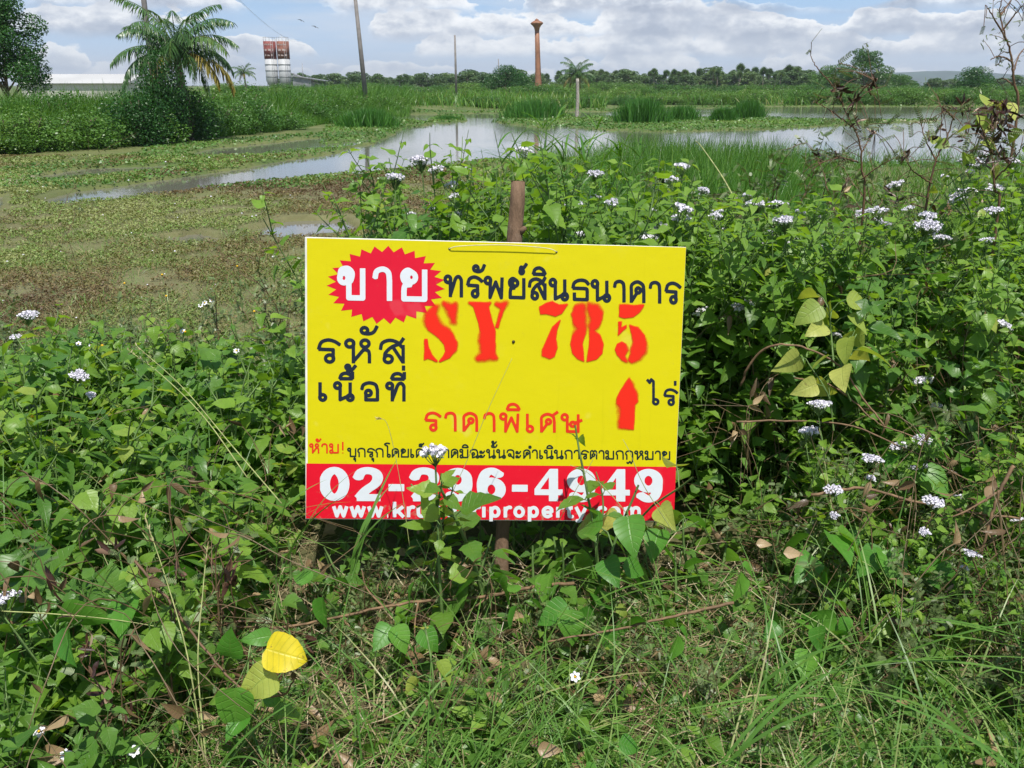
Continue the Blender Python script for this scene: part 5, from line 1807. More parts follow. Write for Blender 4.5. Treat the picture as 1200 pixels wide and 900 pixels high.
for i in range(6):
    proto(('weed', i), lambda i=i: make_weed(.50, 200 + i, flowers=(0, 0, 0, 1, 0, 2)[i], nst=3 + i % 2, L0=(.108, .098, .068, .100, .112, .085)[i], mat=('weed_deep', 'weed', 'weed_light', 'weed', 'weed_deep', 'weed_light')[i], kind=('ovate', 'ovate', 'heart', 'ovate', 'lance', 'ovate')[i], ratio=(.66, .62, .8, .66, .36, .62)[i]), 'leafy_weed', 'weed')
for i in range(6):
    proto(('tall', i), lambda i=i: make_weed(.95, 220 + i, flowers=(1, 0, 2, 1, 0, 3)[i], nst=3, L0=(.104, .085, .095, .1, .07, .09)[i], mat=('weed', 'weed', 'weed_light', 'weed_deep', 'weed_light', 'weed')[i], spread=.16, kind=('ovate', 'ovate', 'ovate', 'ovate', 'heart', 'ovate')[i], big=(1, 1, 1, 1, 1, 1.3)[i]), 'flowering_weed' if i in (0, 2, 3, 5) else 'leafy_weed', 'weed')
for i in range(4):
    proto(('low', i), lambda i=i: make_weed(.20, 240 + i, nst=3, L0=.048, spread=.5, mat=('weed', 'weed_deep')[i % 2]), 'low_herb', 'herb')
for i in range(4):
    proto(('feather', i), lambda i=i: make_feather((.34, .42, .30, .5)[i], 260 + i, pods=(0, 3, 0, 4)[i], nst=5, bare=.35, fine=(1, .75, 1, .75)[i]), 'feather_leaf_shrub', 'shrub')
for i in range(4):
    proto(('broad', i), lambda i=i: make_broad(280 + i, (5, 4, 6, 3)[i], .084, (.14, .12, .2, .10)[i]), 'heart_leaf_creeper', 'creeper')


def zone(n, xr, yr, cond=None):
    """evenly spread random spots in a rectangle"""
    out = []
    tries = 0
    area = (xr[1] - xr[0]) * (yr[1] - yr[0])
    gap = .72 * math.sqrt(area / n)
    while len(out) < n and tries < 6000:
        tries += 1
        p = (random.uniform(*xr), random.uniform(*yr))
        if cond and not cond(*p):
            continue
        if all((p[0] - q[0]) ** 2 + (p[1] - q[1]) ** 2 > gap * gap for q in out):
            out.append(p)
        if tries % 1500 == 0:
            gap *= .8
    return out


def plant(key, x, y, sc, label, group, tilt=.16):
    return dup(PROTO[key], (x, y, gz(x, y) - .005), random.uniform(0, 6.28), sc, label, group, (random.gauss(0, tilt), random.gauss(0, tilt)))


def build_bank():
    inview = lambda x, y: abs(x) < .64 * y + .15
    tall_of = {k_: max(v.co.z for c_ in p_.children for v in c_.data.vertices) for k_, p_ in PROTO.items()}

    def to_top(key, x, y, below, cap):
        """scale that brings a plant up to the skyline of the thicket (or 'below' pixels under it)"""
        px = 600 + FPX * x / (y * 1.06)
        T = np.interp(px, [430, 470, 540, 620, 700, 760, 850, 950, 1040, 1110, 1160, 1210], [195, 165, 146, 148, 160, 186, 204, 210, 200, 168, 138, 112]) + below
        top = min(EYE[2] + ray(px, T)[2] * y, gz(x, y) + cap)
        return max(.25, (top - gz(x, y)) / tall_of[key])
    # the bushy patch left of the sign
    for (x, y) in zone(85, (-2.45, -.70), (1.05, 3.55), lambda x, y: inview(x, y) and not (y > 2.0 and x > -.74 - .0 * y)):
        i = random.choices(range(6), (3, 4, 3.4, .6, 2.4, .25))[0]
        h = np.interp(y, [1.05, 1.6, 2.4, 3.5], [.58, .78, .95, .92]) * random.uniform(.82, 1.14)
        lab = 'weed with small white flower clusters in the patch left of the sign' if i in (3, 5) else ('broad green weed in the leafy patch left of the sign, deeper green' if i == 0 else 'narrow-leaved green weed in the leafy patch left of the sign' if i == 4 else 'small round-leaved yellow-green weed in the leafy patch left of the sign' if i == 2 else 'broad green weed in the leafy patch left of the sign, fresh lighter green')
        plant(('weed', i), x, y, h, lab, 'weeds left of the sign')
    # the same growth goes on a little beyond both edges of the picture
    for (x, y) in zone(34, (1.2, 3.9), (1.5, 4.4), lambda x, y: not inview(x, y) and x < .62 * y + 1.5):
        plant(('tall', random.choice((1, 2, 4))), x, y, np.interp(y, [1.5, 2.5, 4.0], [.4, .7, 1.0]) * random.uniform(.85, 1.1), 'weed of the right-hand slope at the very edge of the view', 'weeds at the right edge', .12)
    for (x, y) in zone(22, (-3.3, -.9), (.9, 3.3), lambda x, y: not inview(x, y) and -x < .62 * y + 1.3):
        plant(('weed', random.choice((0, 1, 2, 4))), x, y, random.uniform(.6, .95), 'weed of the left patch at the very edge of the view', 'weeds at the left edge')
    # behind the sign
    for (x, y) in zone(84, (-.52, 1.05), (2.80, 3.9), lambda x, y: inview(x, y) and abs(x - .02 * y) > .09):
        i = random.choices(range(6), (2.2, 5, 1.2, 1.6, 5, .3))[0]
        h = to_top(('tall', i), x, y, random.uniform(0, 62) + 18 * (i in (0, 2, 3, 5)), 1.25)
        lab = 'tall weed with white flower heads behind the yellow sign' if i in (0, 2, 3, 5) else 'tall leafy weed without flowers behind the yellow sign'
        plant(('tall', i), x, y, h, lab, 'weeds behind the sign', .08)
    # the overgrown slope right of the sign
    for (x, y) in zone(92, (.66, 2.75), (2.1, 4.7), lambda x, y: inview(x, y) and not (x < .95 and y < 2.6)):
        i = random.choices(range(6), (2.0, 4, 2.0, 1.6, 4.5, 2.2 * (y < 3.3) + 1.2 * (x > 1.4)))[0]
        h = to_top(('tall', i), x, y, random.uniform(0, 80) + 10 * (i in (0, 2, 3, 5)), np.interp(y, [2.1, 2.6, 3.2, 4.0], [.52, .72, 1.0, 1.3]) * random.uniform(.85, 1.1))
        lab = 'weed with white flower heads on the overgrown slope right of the sign' if i in (0, 2, 3, 5) else 'leafy weed without flowers on the overgrown slope right of the sign'
        plant(('tall', i), x, y, h, lab, 'weeds right of the sign', .14)
    for (x, y) in zone(13, (.80, 1.6), (1.85, 2.5), inview):
        plant(('weed', random.choice((3, 5, 5))), x, y, random.uniform(.55, .8) * np.interp(y, [1.85, 2.5], [.8, 1.15]), 'small weed with white flower clusters low in the tangle at the lower right', 'flowering weeds at the lower right')
    # low herbs among the grass in front
    for (x, y) in zone(60, (-.72, 1.15), (1.25, 2.1), inview):
        i = random.randrange(4)
        plant(('low', i), x, y, random.uniform(.55, 1.05) * np.interp(y, [1.2, 2.1], [.8, 1.05]), 'small leafy herb among the grass in front of the sign', 'herbs in front of the sign', .25)
    # feathery shrubs, grey green
    for (x, y) in zone(9, (.55, 1.5), (1.85, 2.4), inview):
        plant(('feather', random.randrange(4)), x, y, random.uniform(.62, .95), 'grey-green feathery shrub in the tangle below the right edge of the sign', 'feathery shrubs', .35)
    for (x, y) in zone(7, (-.5, .5), (1.65, 2.02), inview):
        plant(('feather', random.choice((0, 2))), x, y, random.uniform(.32, .5), 'low feathery plant under the bottom edge of the sign', 'feathery shrubs', .4)
    for (x, y) in zone(12, (-3.2, -.75), (3.6, 5.2), inview):
        plant(('feather', random.choice((0, 2))), x, y, random.uniform(.7, 1.1), 'grey feathery plant on the slope behind the left weed patch', 'feathery shrubs', .3)
    for (x, y) in zone(5, (1.1, 2.6), (3.9, 5.2), inview):
        plant(('feather', random.choice((1, 3))), x, y, random.uniform(1.5, 1.9), 'wiry shrub with dark dry pods above the flowering weeds at the right', 'podded shrubs at the right', .15)

    # weeds at the foot of the board, under and behind it
    for (x, y) in zone(26, (-.62, .72), (2.0, 2.55), inview):
        plant(('low', random.randrange(4)), x, y, random.uniform(1.0, 1.5), 'small bright weed in the shade at the foot of the sign', 'weeds at the foot of the sign', .2)
    # tall leafy canes rising behind the stake
    def cane(H, seed):
        r = np.random.default_rng(seed)
        sb, lb = MB(), MB()
        for i in range(7):
            b0 = np.array([r.normal() * .12, r.normal() * .12, -.02])
            C = curve([b0, b0 + np.array([r.normal() * .06, r.normal() * .06, H * .5]), b0 + np.array([r.normal() * .16, r.normal() * .16, H * (.75 + .3 * r.random())])], 14)
            tube(sb, C, np.linspace(.006, .002, len(C)), 4, cap=False)
            m = 26; u = np.linspace(.12, .98, m); idx = (u * (len(C) - 1)).astype(int)
            th = r.random(m) * 6.28
            blades(lb, C[idx], np.stack([np.cos(th) * .7, np.sin(th) * .7, np.ones(m)], 1), .22 + .22 * r.random(m), .010 + .008 * r.random(m), .35 + .5 * r.random(m), 6, rnd=r.random(m) * .9)
        return [('foliage', lb.mesh('foliage', M['tallgrass'])), ('stem', sb.mesh('stem', M['stem']))]
    for q, (px, yt, d, lab) in enumerate(((640, 128, 6.4, 'tallest leafy cane clump, behind the stake'), (612, 148, 6.0, 'leafy cane clump left of the tallest one behind the stake'), (668, 146, 6.2, 'leafy cane clump right of the tallest one behind the stake'), (700, 158, 5.6, 'leafy cane clump at the left edge of the tall grass'), (630, 160, 5.2, 'nearest short leafy cane clump behind the stake'))):
        p = at(px, yt, d); z = gz(p[0], d); parts = cane(p[2] - z, 400 + q)
        plant_thing('leafy_cane', parts, lab, 'cane', 'leafy canes behind the stake', (p[0], d, z))
    # dead stems tangled through the slope on the right, and a few on the left
    tang = []
    for q in range(5):
        r = np.random.default_rng(430 + q); sb, lb = MB(), MB()
        for i in range(9):
            a = r.random() * 6.28; L_ = .25 + .35 * r.random(); hz = .10 + .35 * r.random()
            b0 = np.array([r.normal() * .06, r.normal() * .06, 0]); e = np.array([math.cos(a), math.sin(a), 0]) * L_
            C = curve([b0, b0 + e * .35 + np.array([0, 0, hz]), b0 + e * .8 + np.array([r.normal() * .05, r.normal() * .05, hz * (.6 + .5 * r.random())]), b0 + e * 1.2 + np.array([r.normal() * .1, r.normal() * .1, hz * .2 * r.random()])], 20)
            tube(sb, C, np.linspace(.0019, .0007, len(C)) * (.7 + .6 * r.random()), 4, cap=False)
            for jx in (8, 13, 17):
                if r.random() < .6 and jx < len(C):
                    tube(sb, curve([C[jx], C[jx] + r.normal(size=3) * .04, C[jx] + r.normal(size=3) * .09], 6), [.0012] * 6 + [.0006], 3, cap=False)
            m = 3; idx = r.integers(6, len(C), m)
            leaves(lb, C[idx], r.normal(size=(m, 3)) - np.array([0, 0, .6]), r.normal(size=(m, 3)), .03 + .04 * r.random(m), .012 + .014 * r.random(m), 'ovate', rows=6, fold=.7, curl=.5 * r.normal(size=m))
        tang.append([('stems', sb.mesh('stems', M['twig'] if q % 2 else M['straw'])), ('dead_leaves', lb.mesh('dead_leaves', M['litter']))])
    tp = [plant_thing('dry_tangle', t_, 'x', 'dry stems') for t_ in tang]
    for (x, y) in zone(30, (.72, 2.3), (1.75, 4.0), lambda x, y: inview(x, y) and not (x < .95 and y < 2.4 and y > 2.05)):
        dup(tp[random.randrange(5)], (x, y, gz(x, y) + np.interp(y, [1.75, 2.3, 4.0], [.02, .14, .42]) * random.uniform(.4, 1.0)), random.uniform(0, 6.28), random.uniform(.6, 1.15), 'tangle of dry brown stems in the overgrowth right of the sign', 'dry tangles', (random.gauss(0, .3), random.gauss(0, .3)))
    for (x, y) in zone(7, (-1.9, -.66), (1.3, 2.6), inview):
        dup(tp[random.randrange(5)], (x, y, gz(x, y) + random.uniform(.02, .2)), random.uniform(0, 6.28), random.uniform(.6, 1.0), 'tangle of dry stems among the leafy weeds left of the sign', 'dry tangles', (random.gauss(0, .3), random.gauss(0, .3)))
    for (x, y) in zone(9, (-.6, .9), (1.45, 2.0), inview):
        dup(tp[random.randrange(5)], (x, y, gz(x, y)), random.uniform(0, 6.28), random.uniform(.35, .6), 'low tangle of dry stems in the grass before the sign', 'dry tangles', (random.gauss(0, .2), random.gauss(0, .2)))
    for t_ in tp:
        remove_tree(t_)
    # ---- singled-out plants -----------------------------------------------------------------
    def special(px, py_top, d, parts, name, label, cat, py_base=None, H=None, px_base=None, group=None, rz=0.0):
        top = at(px, py_top, d)
        pb = px if px_base is None else px_base
        x = (pb - 600) / FPX * np.linalg.norm([d, .4]); x = at(pb, py_top, d)[0]
        z = gz(x, d)
        t = plant_thing(name, parts, label, cat, group, (x, d, z), rz)
        if H:
            H = max(float(np.array([v.co.z for v in p_[1].vertices]).max()) for p_ in parts)
            s_ = (top[2] - z) / H
            t.scale = (s_, s_, s_)
        return t
    special(82, 158, 5.6, make_feather(1.5, 305, pods=0, nst=1, spread=.10, bare=.55), 'feather_leaf_shrub', 'single thin grey shrub standing on the flats at the left', 'shrub', H=1.6)
    special(322, 262, 4.6, make_feather(.75, 306, pods=0, nst=2, spread=.2, bare=.75), 'feather_leaf_shrub', 'thin twiggy plant just left of the sign top corner', 'shrub', H=.8)
    special(150, 610, 1.55, make_feather(.42, 307, pods=8, nst=4, spread=.5, bare=.85), 'podded_shrub', 'dry podded shrub in the weeds at the lower left', 'shrub', H=.46)
    special(280, 588, 1.75, make_feather(.40, 309, pods=8, nst=3, spread=.6, bare=.85), 'podded_shrub', 'dry podded shrub left of the sign lower corner', 'shrub', H=.44)
    def drawn_shrub(label, d, stems, pods=(), sprays=(), pale=(), r0=.006, depth=.25, name='podded_shrub'):
        """a wiry shrub whose main twigs follow the photograph; each twig gets its own depth around d"""
        foot = at(*stems[0][0], d); z0 = gz(foot[0], d)
        base = np.array([foot[0], d, z0])
        t = thing(name, label, 'shrub', base)
        sb, fb = MB(), MB()
        allC = []

        def hang(e):                                        # a thin stalk from the nearest twig
            A = np.concatenate(allC); q = A[np.argmin(((A - e) ** 2).sum(1))]
            if np.linalg.norm(q - e) > .16:
                e = q + unit(e - q) * .16
            tube(sb, curve([q, (q + e) / 2 + np.array([0, 0, .012]), e], 6), [r0 * .25] * 7, 3, cap=False)
            return e
        for i, st in enumerate(stems):
            dd = d + (0 if i == 0 else random.uniform(-depth, depth))
            P = np.array([at(*q, d + (dd - d) * u) for q, u in zip(st, np.linspace(0, 1, len(st)))]) - base
            if i == 0:
                P = np.concatenate([[[P[0][0] * .6, 0, -.03]], P])
            C = curve(P, 7 * len(P)); C = C + rng.normal(size=C.shape) * .0012
            allC.append(C)
            tube(sb, C, np.linspace(r0 * (1 if i == 0 else .6), r0 * .25, len(C)), 5)
            for q in C[len(C) // 3::4]:                         # side twiglets with a few small grey leaflets
                if random.random() < .55:
                    e = q + rng.normal(size=3) * .05 + np.array([0, 0, .02])
                    tube(sb, np.array([q, (q + e) / 2 + np.array([0, 0, .006]), e]), [r0 * .25, r0 * .2, r0 * .15], 3, cap=False)
                    m = 5
                    leaves(fb, e + rng.normal(size=(m, 3)) * .012, rng.normal(size=(m, 3)), rng.normal(size=(m, 3)), .014 + .014 * rng.random(m), .006, 'oval', rows=4)
        for (px, py, n, s_) in sprays:
            c0 = at(px, py, d + random.uniform(-depth, depth)) - base
            for q in range(n):
                a = hang(c0 + rng.normal(size=3) * np.array([.05, .05, .04]) * s_)
                D = unit(rng.normal(size=3) + np.array([0, 0, .2])); sd = unit(np.cross(D, rng.normal(size=3)))
                m = 8; u = np.linspace(0, .055 * s_, m)[:, None]
                tube(sb, np.array([a, a + D * .055 * s_]), [.0009, .0006], 3, cap=False)
                for sg in (-1, 1):
                    leaves(fb, a + D * u, sd * sg + D * .5, np.cross(D, sd)[None] + rng.normal(size=(m, 3)) * .2, .014 * s_, .0055 * s_, 'oval', rows=4, fold=.1, curl=.1)
        fb.build('foliage', M['feather'], t)
        for (px, py, n, s_) in pods:
            c0 = at(px, py, d + random.uniform(-depth, depth)) - base
            c0 = hang(c0)
            pb = MB(); D = unit(rng.normal(size=(n, 3)) + np.array([0, 0, .25]))
            leaves(pb, c0 + rng.normal(size=(n, 3)) * .007 * s_, D, rng.normal(size=(n, 3)), (.028 + .030 * rng.random(n)) * s_, (.010 + .006 * rng.random(n)) * s_, 'oval', rows=6, fold=.7, curl=rng.normal(size=n) * .3, rnd=np.clip(rng.random(n) ** 1.3, 0, 1))
            pb.build('pod_cluster', M['pod'], t)
        if pale:
            lb = MB()
            for (px, py, s_) in pale:
                a = hang(at(px, py, d) - base)
                leaves(lb, [a], [rng.normal(size=3) + np.array([0, 0, -.3])], [np.array([0, -1, .4]) + rng.normal(size=3) * .4], .06 * s_, .048 * s_, 'heart', rows=10, fold=.2, curl=.2)
            lb.build('vine_leaves', M['pale'], t)
        sb.build('twig', M['stem_red'], t)
        return t
    drawn_shrub('tall wiry shrub with dark brown pods standing out against the water', 3.9,
                [[(1012, 240), (1010, 200), (1008, 170), (1000, 148), (990, 128), (984, 106)], [(1004, 152), (985, 138), (968, 126), (955, 120)], [(994, 135), (1004, 115), (1016, 100), (1024, 94)], [(1009, 180), (1018, 165), (1026, 155)], [(990, 128), (975, 100), (958, 80), (950, 66)], [(1006, 190), (985, 185), (965, 190)], [(1010, 210), (1030, 195), (1048, 185)]],
                [(986, 107, 9, 1.1), (980, 104, 6, 1.0), (1022, 97, 6, .9), (1018, 101, 5, .8), (1024, 157, 7, .9), (1002, 143, 6, .8), (962, 190, 6, .8), (950, 182, 6, .8), (1000, 118, 6, .9)],
                [(1000, 140, 7, 1.0), (975, 112, 6, 1.0), (1010, 108, 5, 1.0), (955, 72, 5, 1.0), (1030, 140, 5, .9), (985, 190, 7, 1.0), (1040, 190, 6, 1.0), (940, 195, 5, 1.0)])
    drawn_shrub('wiry shrub with dark pods between the tall podded shrub and the right edge', 3.7,
                [[(1085, 245), (1090, 215), (1098, 185), (1110, 160), (1120, 132), (1128, 122)], [(1105, 170), (1120, 155), (1136, 148)], [(1098, 190), (1085, 165), (1078, 140)], [(1092, 215), (1070, 200), (1058, 180)], [(1118, 140), (1108, 128), (1100, 124)]],
                [(1126, 124, 7, .9), (1112, 128, 6, .8), (1136, 132, 7, .9), (1138, 148, 6, .8), (1100, 152, 7, .8), (1090, 165, 5, .8), (1060, 182, 6, .8), (1130, 160, 6, .8), (1050, 238, 7, .9), (1040, 225, 6, .8)],
                [(1110, 145, 8, 1.0), (1080, 150, 6, 1.0), (1065, 190, 6, 1.0), (1120, 170, 7, 1.0), (1055, 230, 7, 1.0)], [(1090, 165, .8), (1112, 167, 1.0)])
    drawn_shrub('dark podded shrub at the right edge among yellowing vine leaves', 3.2,
                [[(1168, 260), (1166, 220), (1162, 180), (1165, 150), (1170, 122)], [(1163, 180), (1150, 150), (1146, 130)], [(1165, 160), (1182, 140), (1192, 128)], [(1166, 200), (1148, 190), (1138, 178)], [(1166, 210), (1185, 190), (1196, 175)]],
                [(1168, 124, 9, 1.0), (1160, 132, 9, 1.0), (1176, 134, 9, 1.0), (1162, 146, 10, 1.0), (1172, 152, 9, 1.0), (1158, 160, 9, 1.0), (1170, 168, 9, 1.0), (1164, 180, 9, 1.0), (1184, 142, 8, .9), (1150, 150, 8, .9), (1174, 188, 8, .9)],
                [(1165, 150, 8, .9), (1180, 170, 7, .9), (1150, 175, 6, .9)], [(1157, 124, 1.2), (1180, 121, 1.2), (1163, 126, .8), (1157, 150, 1.0), (1152, 165, 1.0), (1132, 180, .9), (1165, 195, .9), (1190, 150, 1.0), (1134, 182, .7)])
    drawn_shrub('nearly leafless grey shrub reaching into the sky at the right edge', 4.6,
                [[(1190, 150), (1188, 95), (1184, 62), (1176, 36), (1172, 12), (1176, -8)], [(1180, 48), (1164, 20), (1155, 6)], [(1176, 34), (1190, 16), (1200, 4)], [(1186, 72), (1172, 66), (1160, 70)], [(1187, 85), (1196, 62), (1208, 50)], [(1173, 18), (1182, 4), (1188, -4)], [(1188, 100), (1176, 92), (1168, 95)]],
                [], [(1176, 20, 3, .9), (1160, 14, 2, .8), (1192, 14, 3, .8), (1168, 68, 3, .8), (1196, 58, 2, .8)], r0=.008, name='bare_shrub')
    # seedling that covers part of the phone number
    special(540, 522, 1.93, make_weed(.42, 321, flowers=1, nst=1, L0=.068, spread=.05, mat='weed', ratio=.72), 'leafy_weed', 'single light green weed standing before the phone number', 'weed', H=.45, px_base=528)
    special(575, 560, 1.96, make_weed(.34, 322, nst=1, L0=.075, spread=.05, mat='weed_deep', ratio=.6), 'leafy_weed', 'single dark leafed weed right of the light one before the phone number', 'weed', H=.36)
    special(714, 528, 1.95, make_weed(.40, 323, nst=1, L0=.060, spread=.04, mat='weed_deep', ratio=.5), 'leafy_weed', 'thin weed with drooping leaves before the last figures of the phone number', 'weed', H=.42, px_base=722)
    special(786, 545, 2.0, make_broad(324, 4, .065, .34, 'pale'), 'heart_leaf_creeper', 'yellow-green leafed shoot at the lower right corner of the sign', 'creeper', H=.36)
    special(735, 572, 1.99, make_broad(325, 3, .058, .26, 'broad'), 'heart_leaf_creeper', 'broad leafed shoot before the last figure 4 on the sign', 'creeper', H=.29)

    # heart-leaved creepers, each at its own spot
    spots = [(600, 636, 2.03, 0, 1.0), (652, 640, 2.02, 1, 1.0), (690, 655, 1.98, 2, .9), (735, 660, 2.0, 3, 1.0), (575, 655, 1.95, 1, .8), (520, 640, 2.0, 0, .9), (620, 690, 1.85, 3, .7), (780, 600, 2.05, 2, .9),
             (942, 600, 1.98, 2, 1.1), (962, 690, 1.85, 0, .95), (985, 705, 1.82, 1, .8), (1000, 610, 2.05, 3, 1.1), (1085, 600, 2.05, 2, 1.0), (1150, 640, 1.9, 0, .9), (880, 640, 1.9, 1, .8),
             (265, 810, 1.42, 0, .75), (160, 672, 1.6, 2, 1.0), (60, 700, 1.55, 1, 1.0), (390, 660, 1.9, 3, .9), (800, 720, 1.75, 1, .7), (460, 690, 1.8, 2, .7), (1170, 520, 2.3, 0, 1.1), (1120, 470, 2.5, 2, 1.2),
             (1060, 520, 2.3, 1, 1.1), (700, 890, 1.35, 1, .6), (910, 720, 1.8, 3, .8)]
    words_ = ['right under', 'near']
    for j, (px, py, d, v, sc) in enumerate(spots):
        p = at(px, py, d)
        z = gz(p[0], d)
        side = 'left of the sign' if px < 420 else 'just under the bottom edge of the sign' if px < 800 and py < 700 else 'in the grass in front of the sign' if px < 840 else 'in the tangle right of the sign'
        H = (.14, .12, .2, .10)[v]
        t = dup(PROTO[('broad', v)], (p[0], d, max(z, p[2] - H * sc * 1.3)), random.uniform(0, 6.28), sc, 'heart-leaved green creeper ' + side, 'heart-leaved creepers', (random.gauss(0, .15), random.gauss(0, .15)))
    # yellowing creepers
    for j, (px, py, d, n, L, lab) in enumerate(((985, 365, 2.45, 7, .085, 'upper pale yellow-green creeper on the slope right of the sign'), (1005, 405, 2.38, 6, .085, 'middle pale yellow-green creeper on the slope right of the sign'), (985, 440, 2.34, 4, .08, 'lowest pale yellow-green creeper on the slope right of the sign'), (918, 310, 2.9, 3, .08, 'small pale creeper leaves beside the top right corner of the sign'),
                                                  (1150, 130, 3.5, 6, .06, 'pale vine leaves climbing the dark podded shrub at the right edge'), (505, 760, 1.6, 3, .055, 'small pale-leaved twig under the middle of the sign'), (1090, 205, 3.6, 4, .05, 'pale vine leaves low among the podded shrubs at the right'))):
        p = at(px, py, d)
        H = .16
        t = plant_thing('heart_leaf_creeper', make_broad(340 + j, n, L, H, 'pale'), lab, 'creeper', 'pale creepers', (p[0], d, p[2] - H * .9), random.uniform(0, 6.28))
    # the bright yellow leaf with its pale neighbours at the lower left
    p = at(300, 775, 1.45)
    t = thing('heart_leaf_creeper', 'creeper with one bright yellow leaf at the lower left', 'creeper', (p[0], p[1], gz(p[0], p[1])))
    rel = lambda px, py, d: at(px, py, d) - np.array(t.location)
    back = unit(np.array([.0, -.85, .5]))
    for (nm, px, py, d, tx, ty, L, mat, w) in (('yellow_leaf', 312, 760, 1.43, 352, 772, .066, 'yellow', .92), ('leaf', 322, 788, 1.42, 280, 815, .062, 'pale', .8), ('leaf', 276, 806, 1.41, 274, 862, .066, 'broad', .7),
                                         ('leaf', 318, 745, 1.46, 285, 750, .055, 'broad', .6), ('leaf', 270, 770, 1.45, 268, 745, .045, 'broad', .7)):
        a = rel(px, py, d); b = rel(tx, ty, d - .02)
        lb = MB(); leaves(lb, [a], [b - a], [back + np.array([.1, 0, .1])], np.linalg.norm(b - a) * 1.12, np.linalg.norm(b - a) * 1.12 * w, 'round' if nm == 'yellow_leaf' else 'heart', rows=14, serr=.015, fold=.12, curl=.22, rnd=.6, wav=.05)
        ob = lb.build(nm, M[mat], t)
        if nm == 'yellow_leaf':
            ob['label'] = 'bright yellow leaf with brown nibbled tip'
    sb = MB()
    st = rel(262, 800, 1.47)
    tube(sb, curve([(0, 0, 0), st * .6, rel(290, 775, 1.45), rel(312, 752, 1.45)], 12), .0016, 5)
    for e in ((312, 760, 1.43), (322, 788, 1.42), (276, 806, 1.41), (270, 770, 1.45)):
        tube(sb, [rel(290, 775, 1.45), rel(*e)], .001, 4)
    sb.build('stem', M['stem'], t)

    # brown creeping twigs
    def branch(label, pts, r0, r1, mat='twig', name='dry_branch', cat='branch', group='dry branches', kinks=.003, forks=()):
        P = np.array([at(*q) for q in pts])
        base = P[0].copy()
        C = curve(P - base, 6 * len(P))
        C = C + rng.normal(size=C.shape) * kinks * .35
        mb = MB(); tube(mb, C, np.linspace(r0, r1, len(C)), 6)
        for f in forks:
            F = curve(np.array([at(*q) for q in f]) - base, 10)
            tube(mb, F, np.linspace(r1 * 1.1, r1 * .5, len(F)), 5)
        ob = mb.build(name, M[mat], loc=base)
        return tag(ob, label, cat, group)
    branch('long brown twig lying across the weeds below the sign', [(672, 683, 2.0), (610, 690, 1.98), (560, 700, 1.95), (480, 706, 1.9), (400, 722, 1.85), (330, 735, 1.8), (240, 732, 1.78)], .0048, .0025, forks=[[(575, 698, 1.96), (545, 720, 1.92), (525, 740, 1.88)], [(450, 712, 1.88), (430, 690, 1.9), (424, 668, 1.92)], [(490, 706, 1.9), (486, 735, 1.86), (488, 790, 1.75)]])
    branch('brown vine arching over the dark hollow right of the sign', [(868, 452, 2.5), (880, 425, 2.48), (905, 405, 2.45), (945, 408, 2.42), (985, 430, 2.4), (1010, 465, 2.36), (1036, 498, 2.3)], .0038, .0026)
    branch('second brown vine below the arching one', [(930, 443, 2.5), (970, 450, 2.45), (1000, 470, 2.4), (1030, 496, 2.35), (1080, 515, 2.3)], .003, .002)
    branch('brown twig running level in the tangle right of the sign', [(950, 580, 2.1), (1010, 572, 2.1), (1060, 585, 2.08), (1120, 598, 2.05), (1195, 607, 2.0)], .0045, .003, forks=[[(1120, 598, 2.05), (1160, 585, 2.05), (1190, 562, 2.05)], [(1150, 600, 2.04), (1160, 620, 2.0), (1170, 660, 1.95)]])
    branch('fine straw-brown stem along the hollow right of the sign', [(862, 495, 2.35), (920, 493, 2.35), (1000, 500, 2.3), (1090, 540, 2.2), (1150, 570, 2.15)], .003, .002)
    branch('dark slanting twig among the weeds at the lower left', [(155, 655, 1.6), (195, 700, 1.55), (240, 760, 1.5), (285, 808, 1.45), (330, 815, 1.44), (345, 795, 1.43)], .003, .0018, 'stem_red')
    branch('grey twig slanting through the grass below the sign right half', [(860, 706, 1.8), (790, 722, 1.78), (720, 738, 1.75), (640, 752, 1.72)], .004, .002)
    branch('brown stalks hanging at the right edge of the picture', [(1188, 545, 2.0), (1172, 575, 1.98), (1160, 610, 1.96), (1150, 650, 1.94)], .005, .003, forks=[[(1172, 575, 1.98), (1130, 600, 1.97), (1100, 610, 1.96)]])
    # tall grass stalks
    def stalk(label, pts, r, head=False, mat='stem'):
        P = np.array([at(*q) for q in pts]); base = P[0].copy()
        C = curve(P - base, 8 * len(P))
        mb = MB(); tube(mb, C, np.linspace(r, r * .5, len(C)), 5)
        ob = mb.build('grass_stalk', M[mat], loc=base)
        if head:
            hb = MB(); m = 16
            u = np.linspace(.86, 1, m); idx = (u * (len(C) - 1)).astype(int)
            blades(hb, C[idx], rng.normal(size=(m, 3)) * .4 + unit(C[-1] - C[-6]), .012, .0035, .1, 3)
            hb.build('seed_head', M['straw'], ob)
        return tag(ob, label, 'grass stalk', 'tall grass stalks')
    M['stalk'] = mat_plain('pale stalk', (.30, .33, .12), .6, .25, 50)
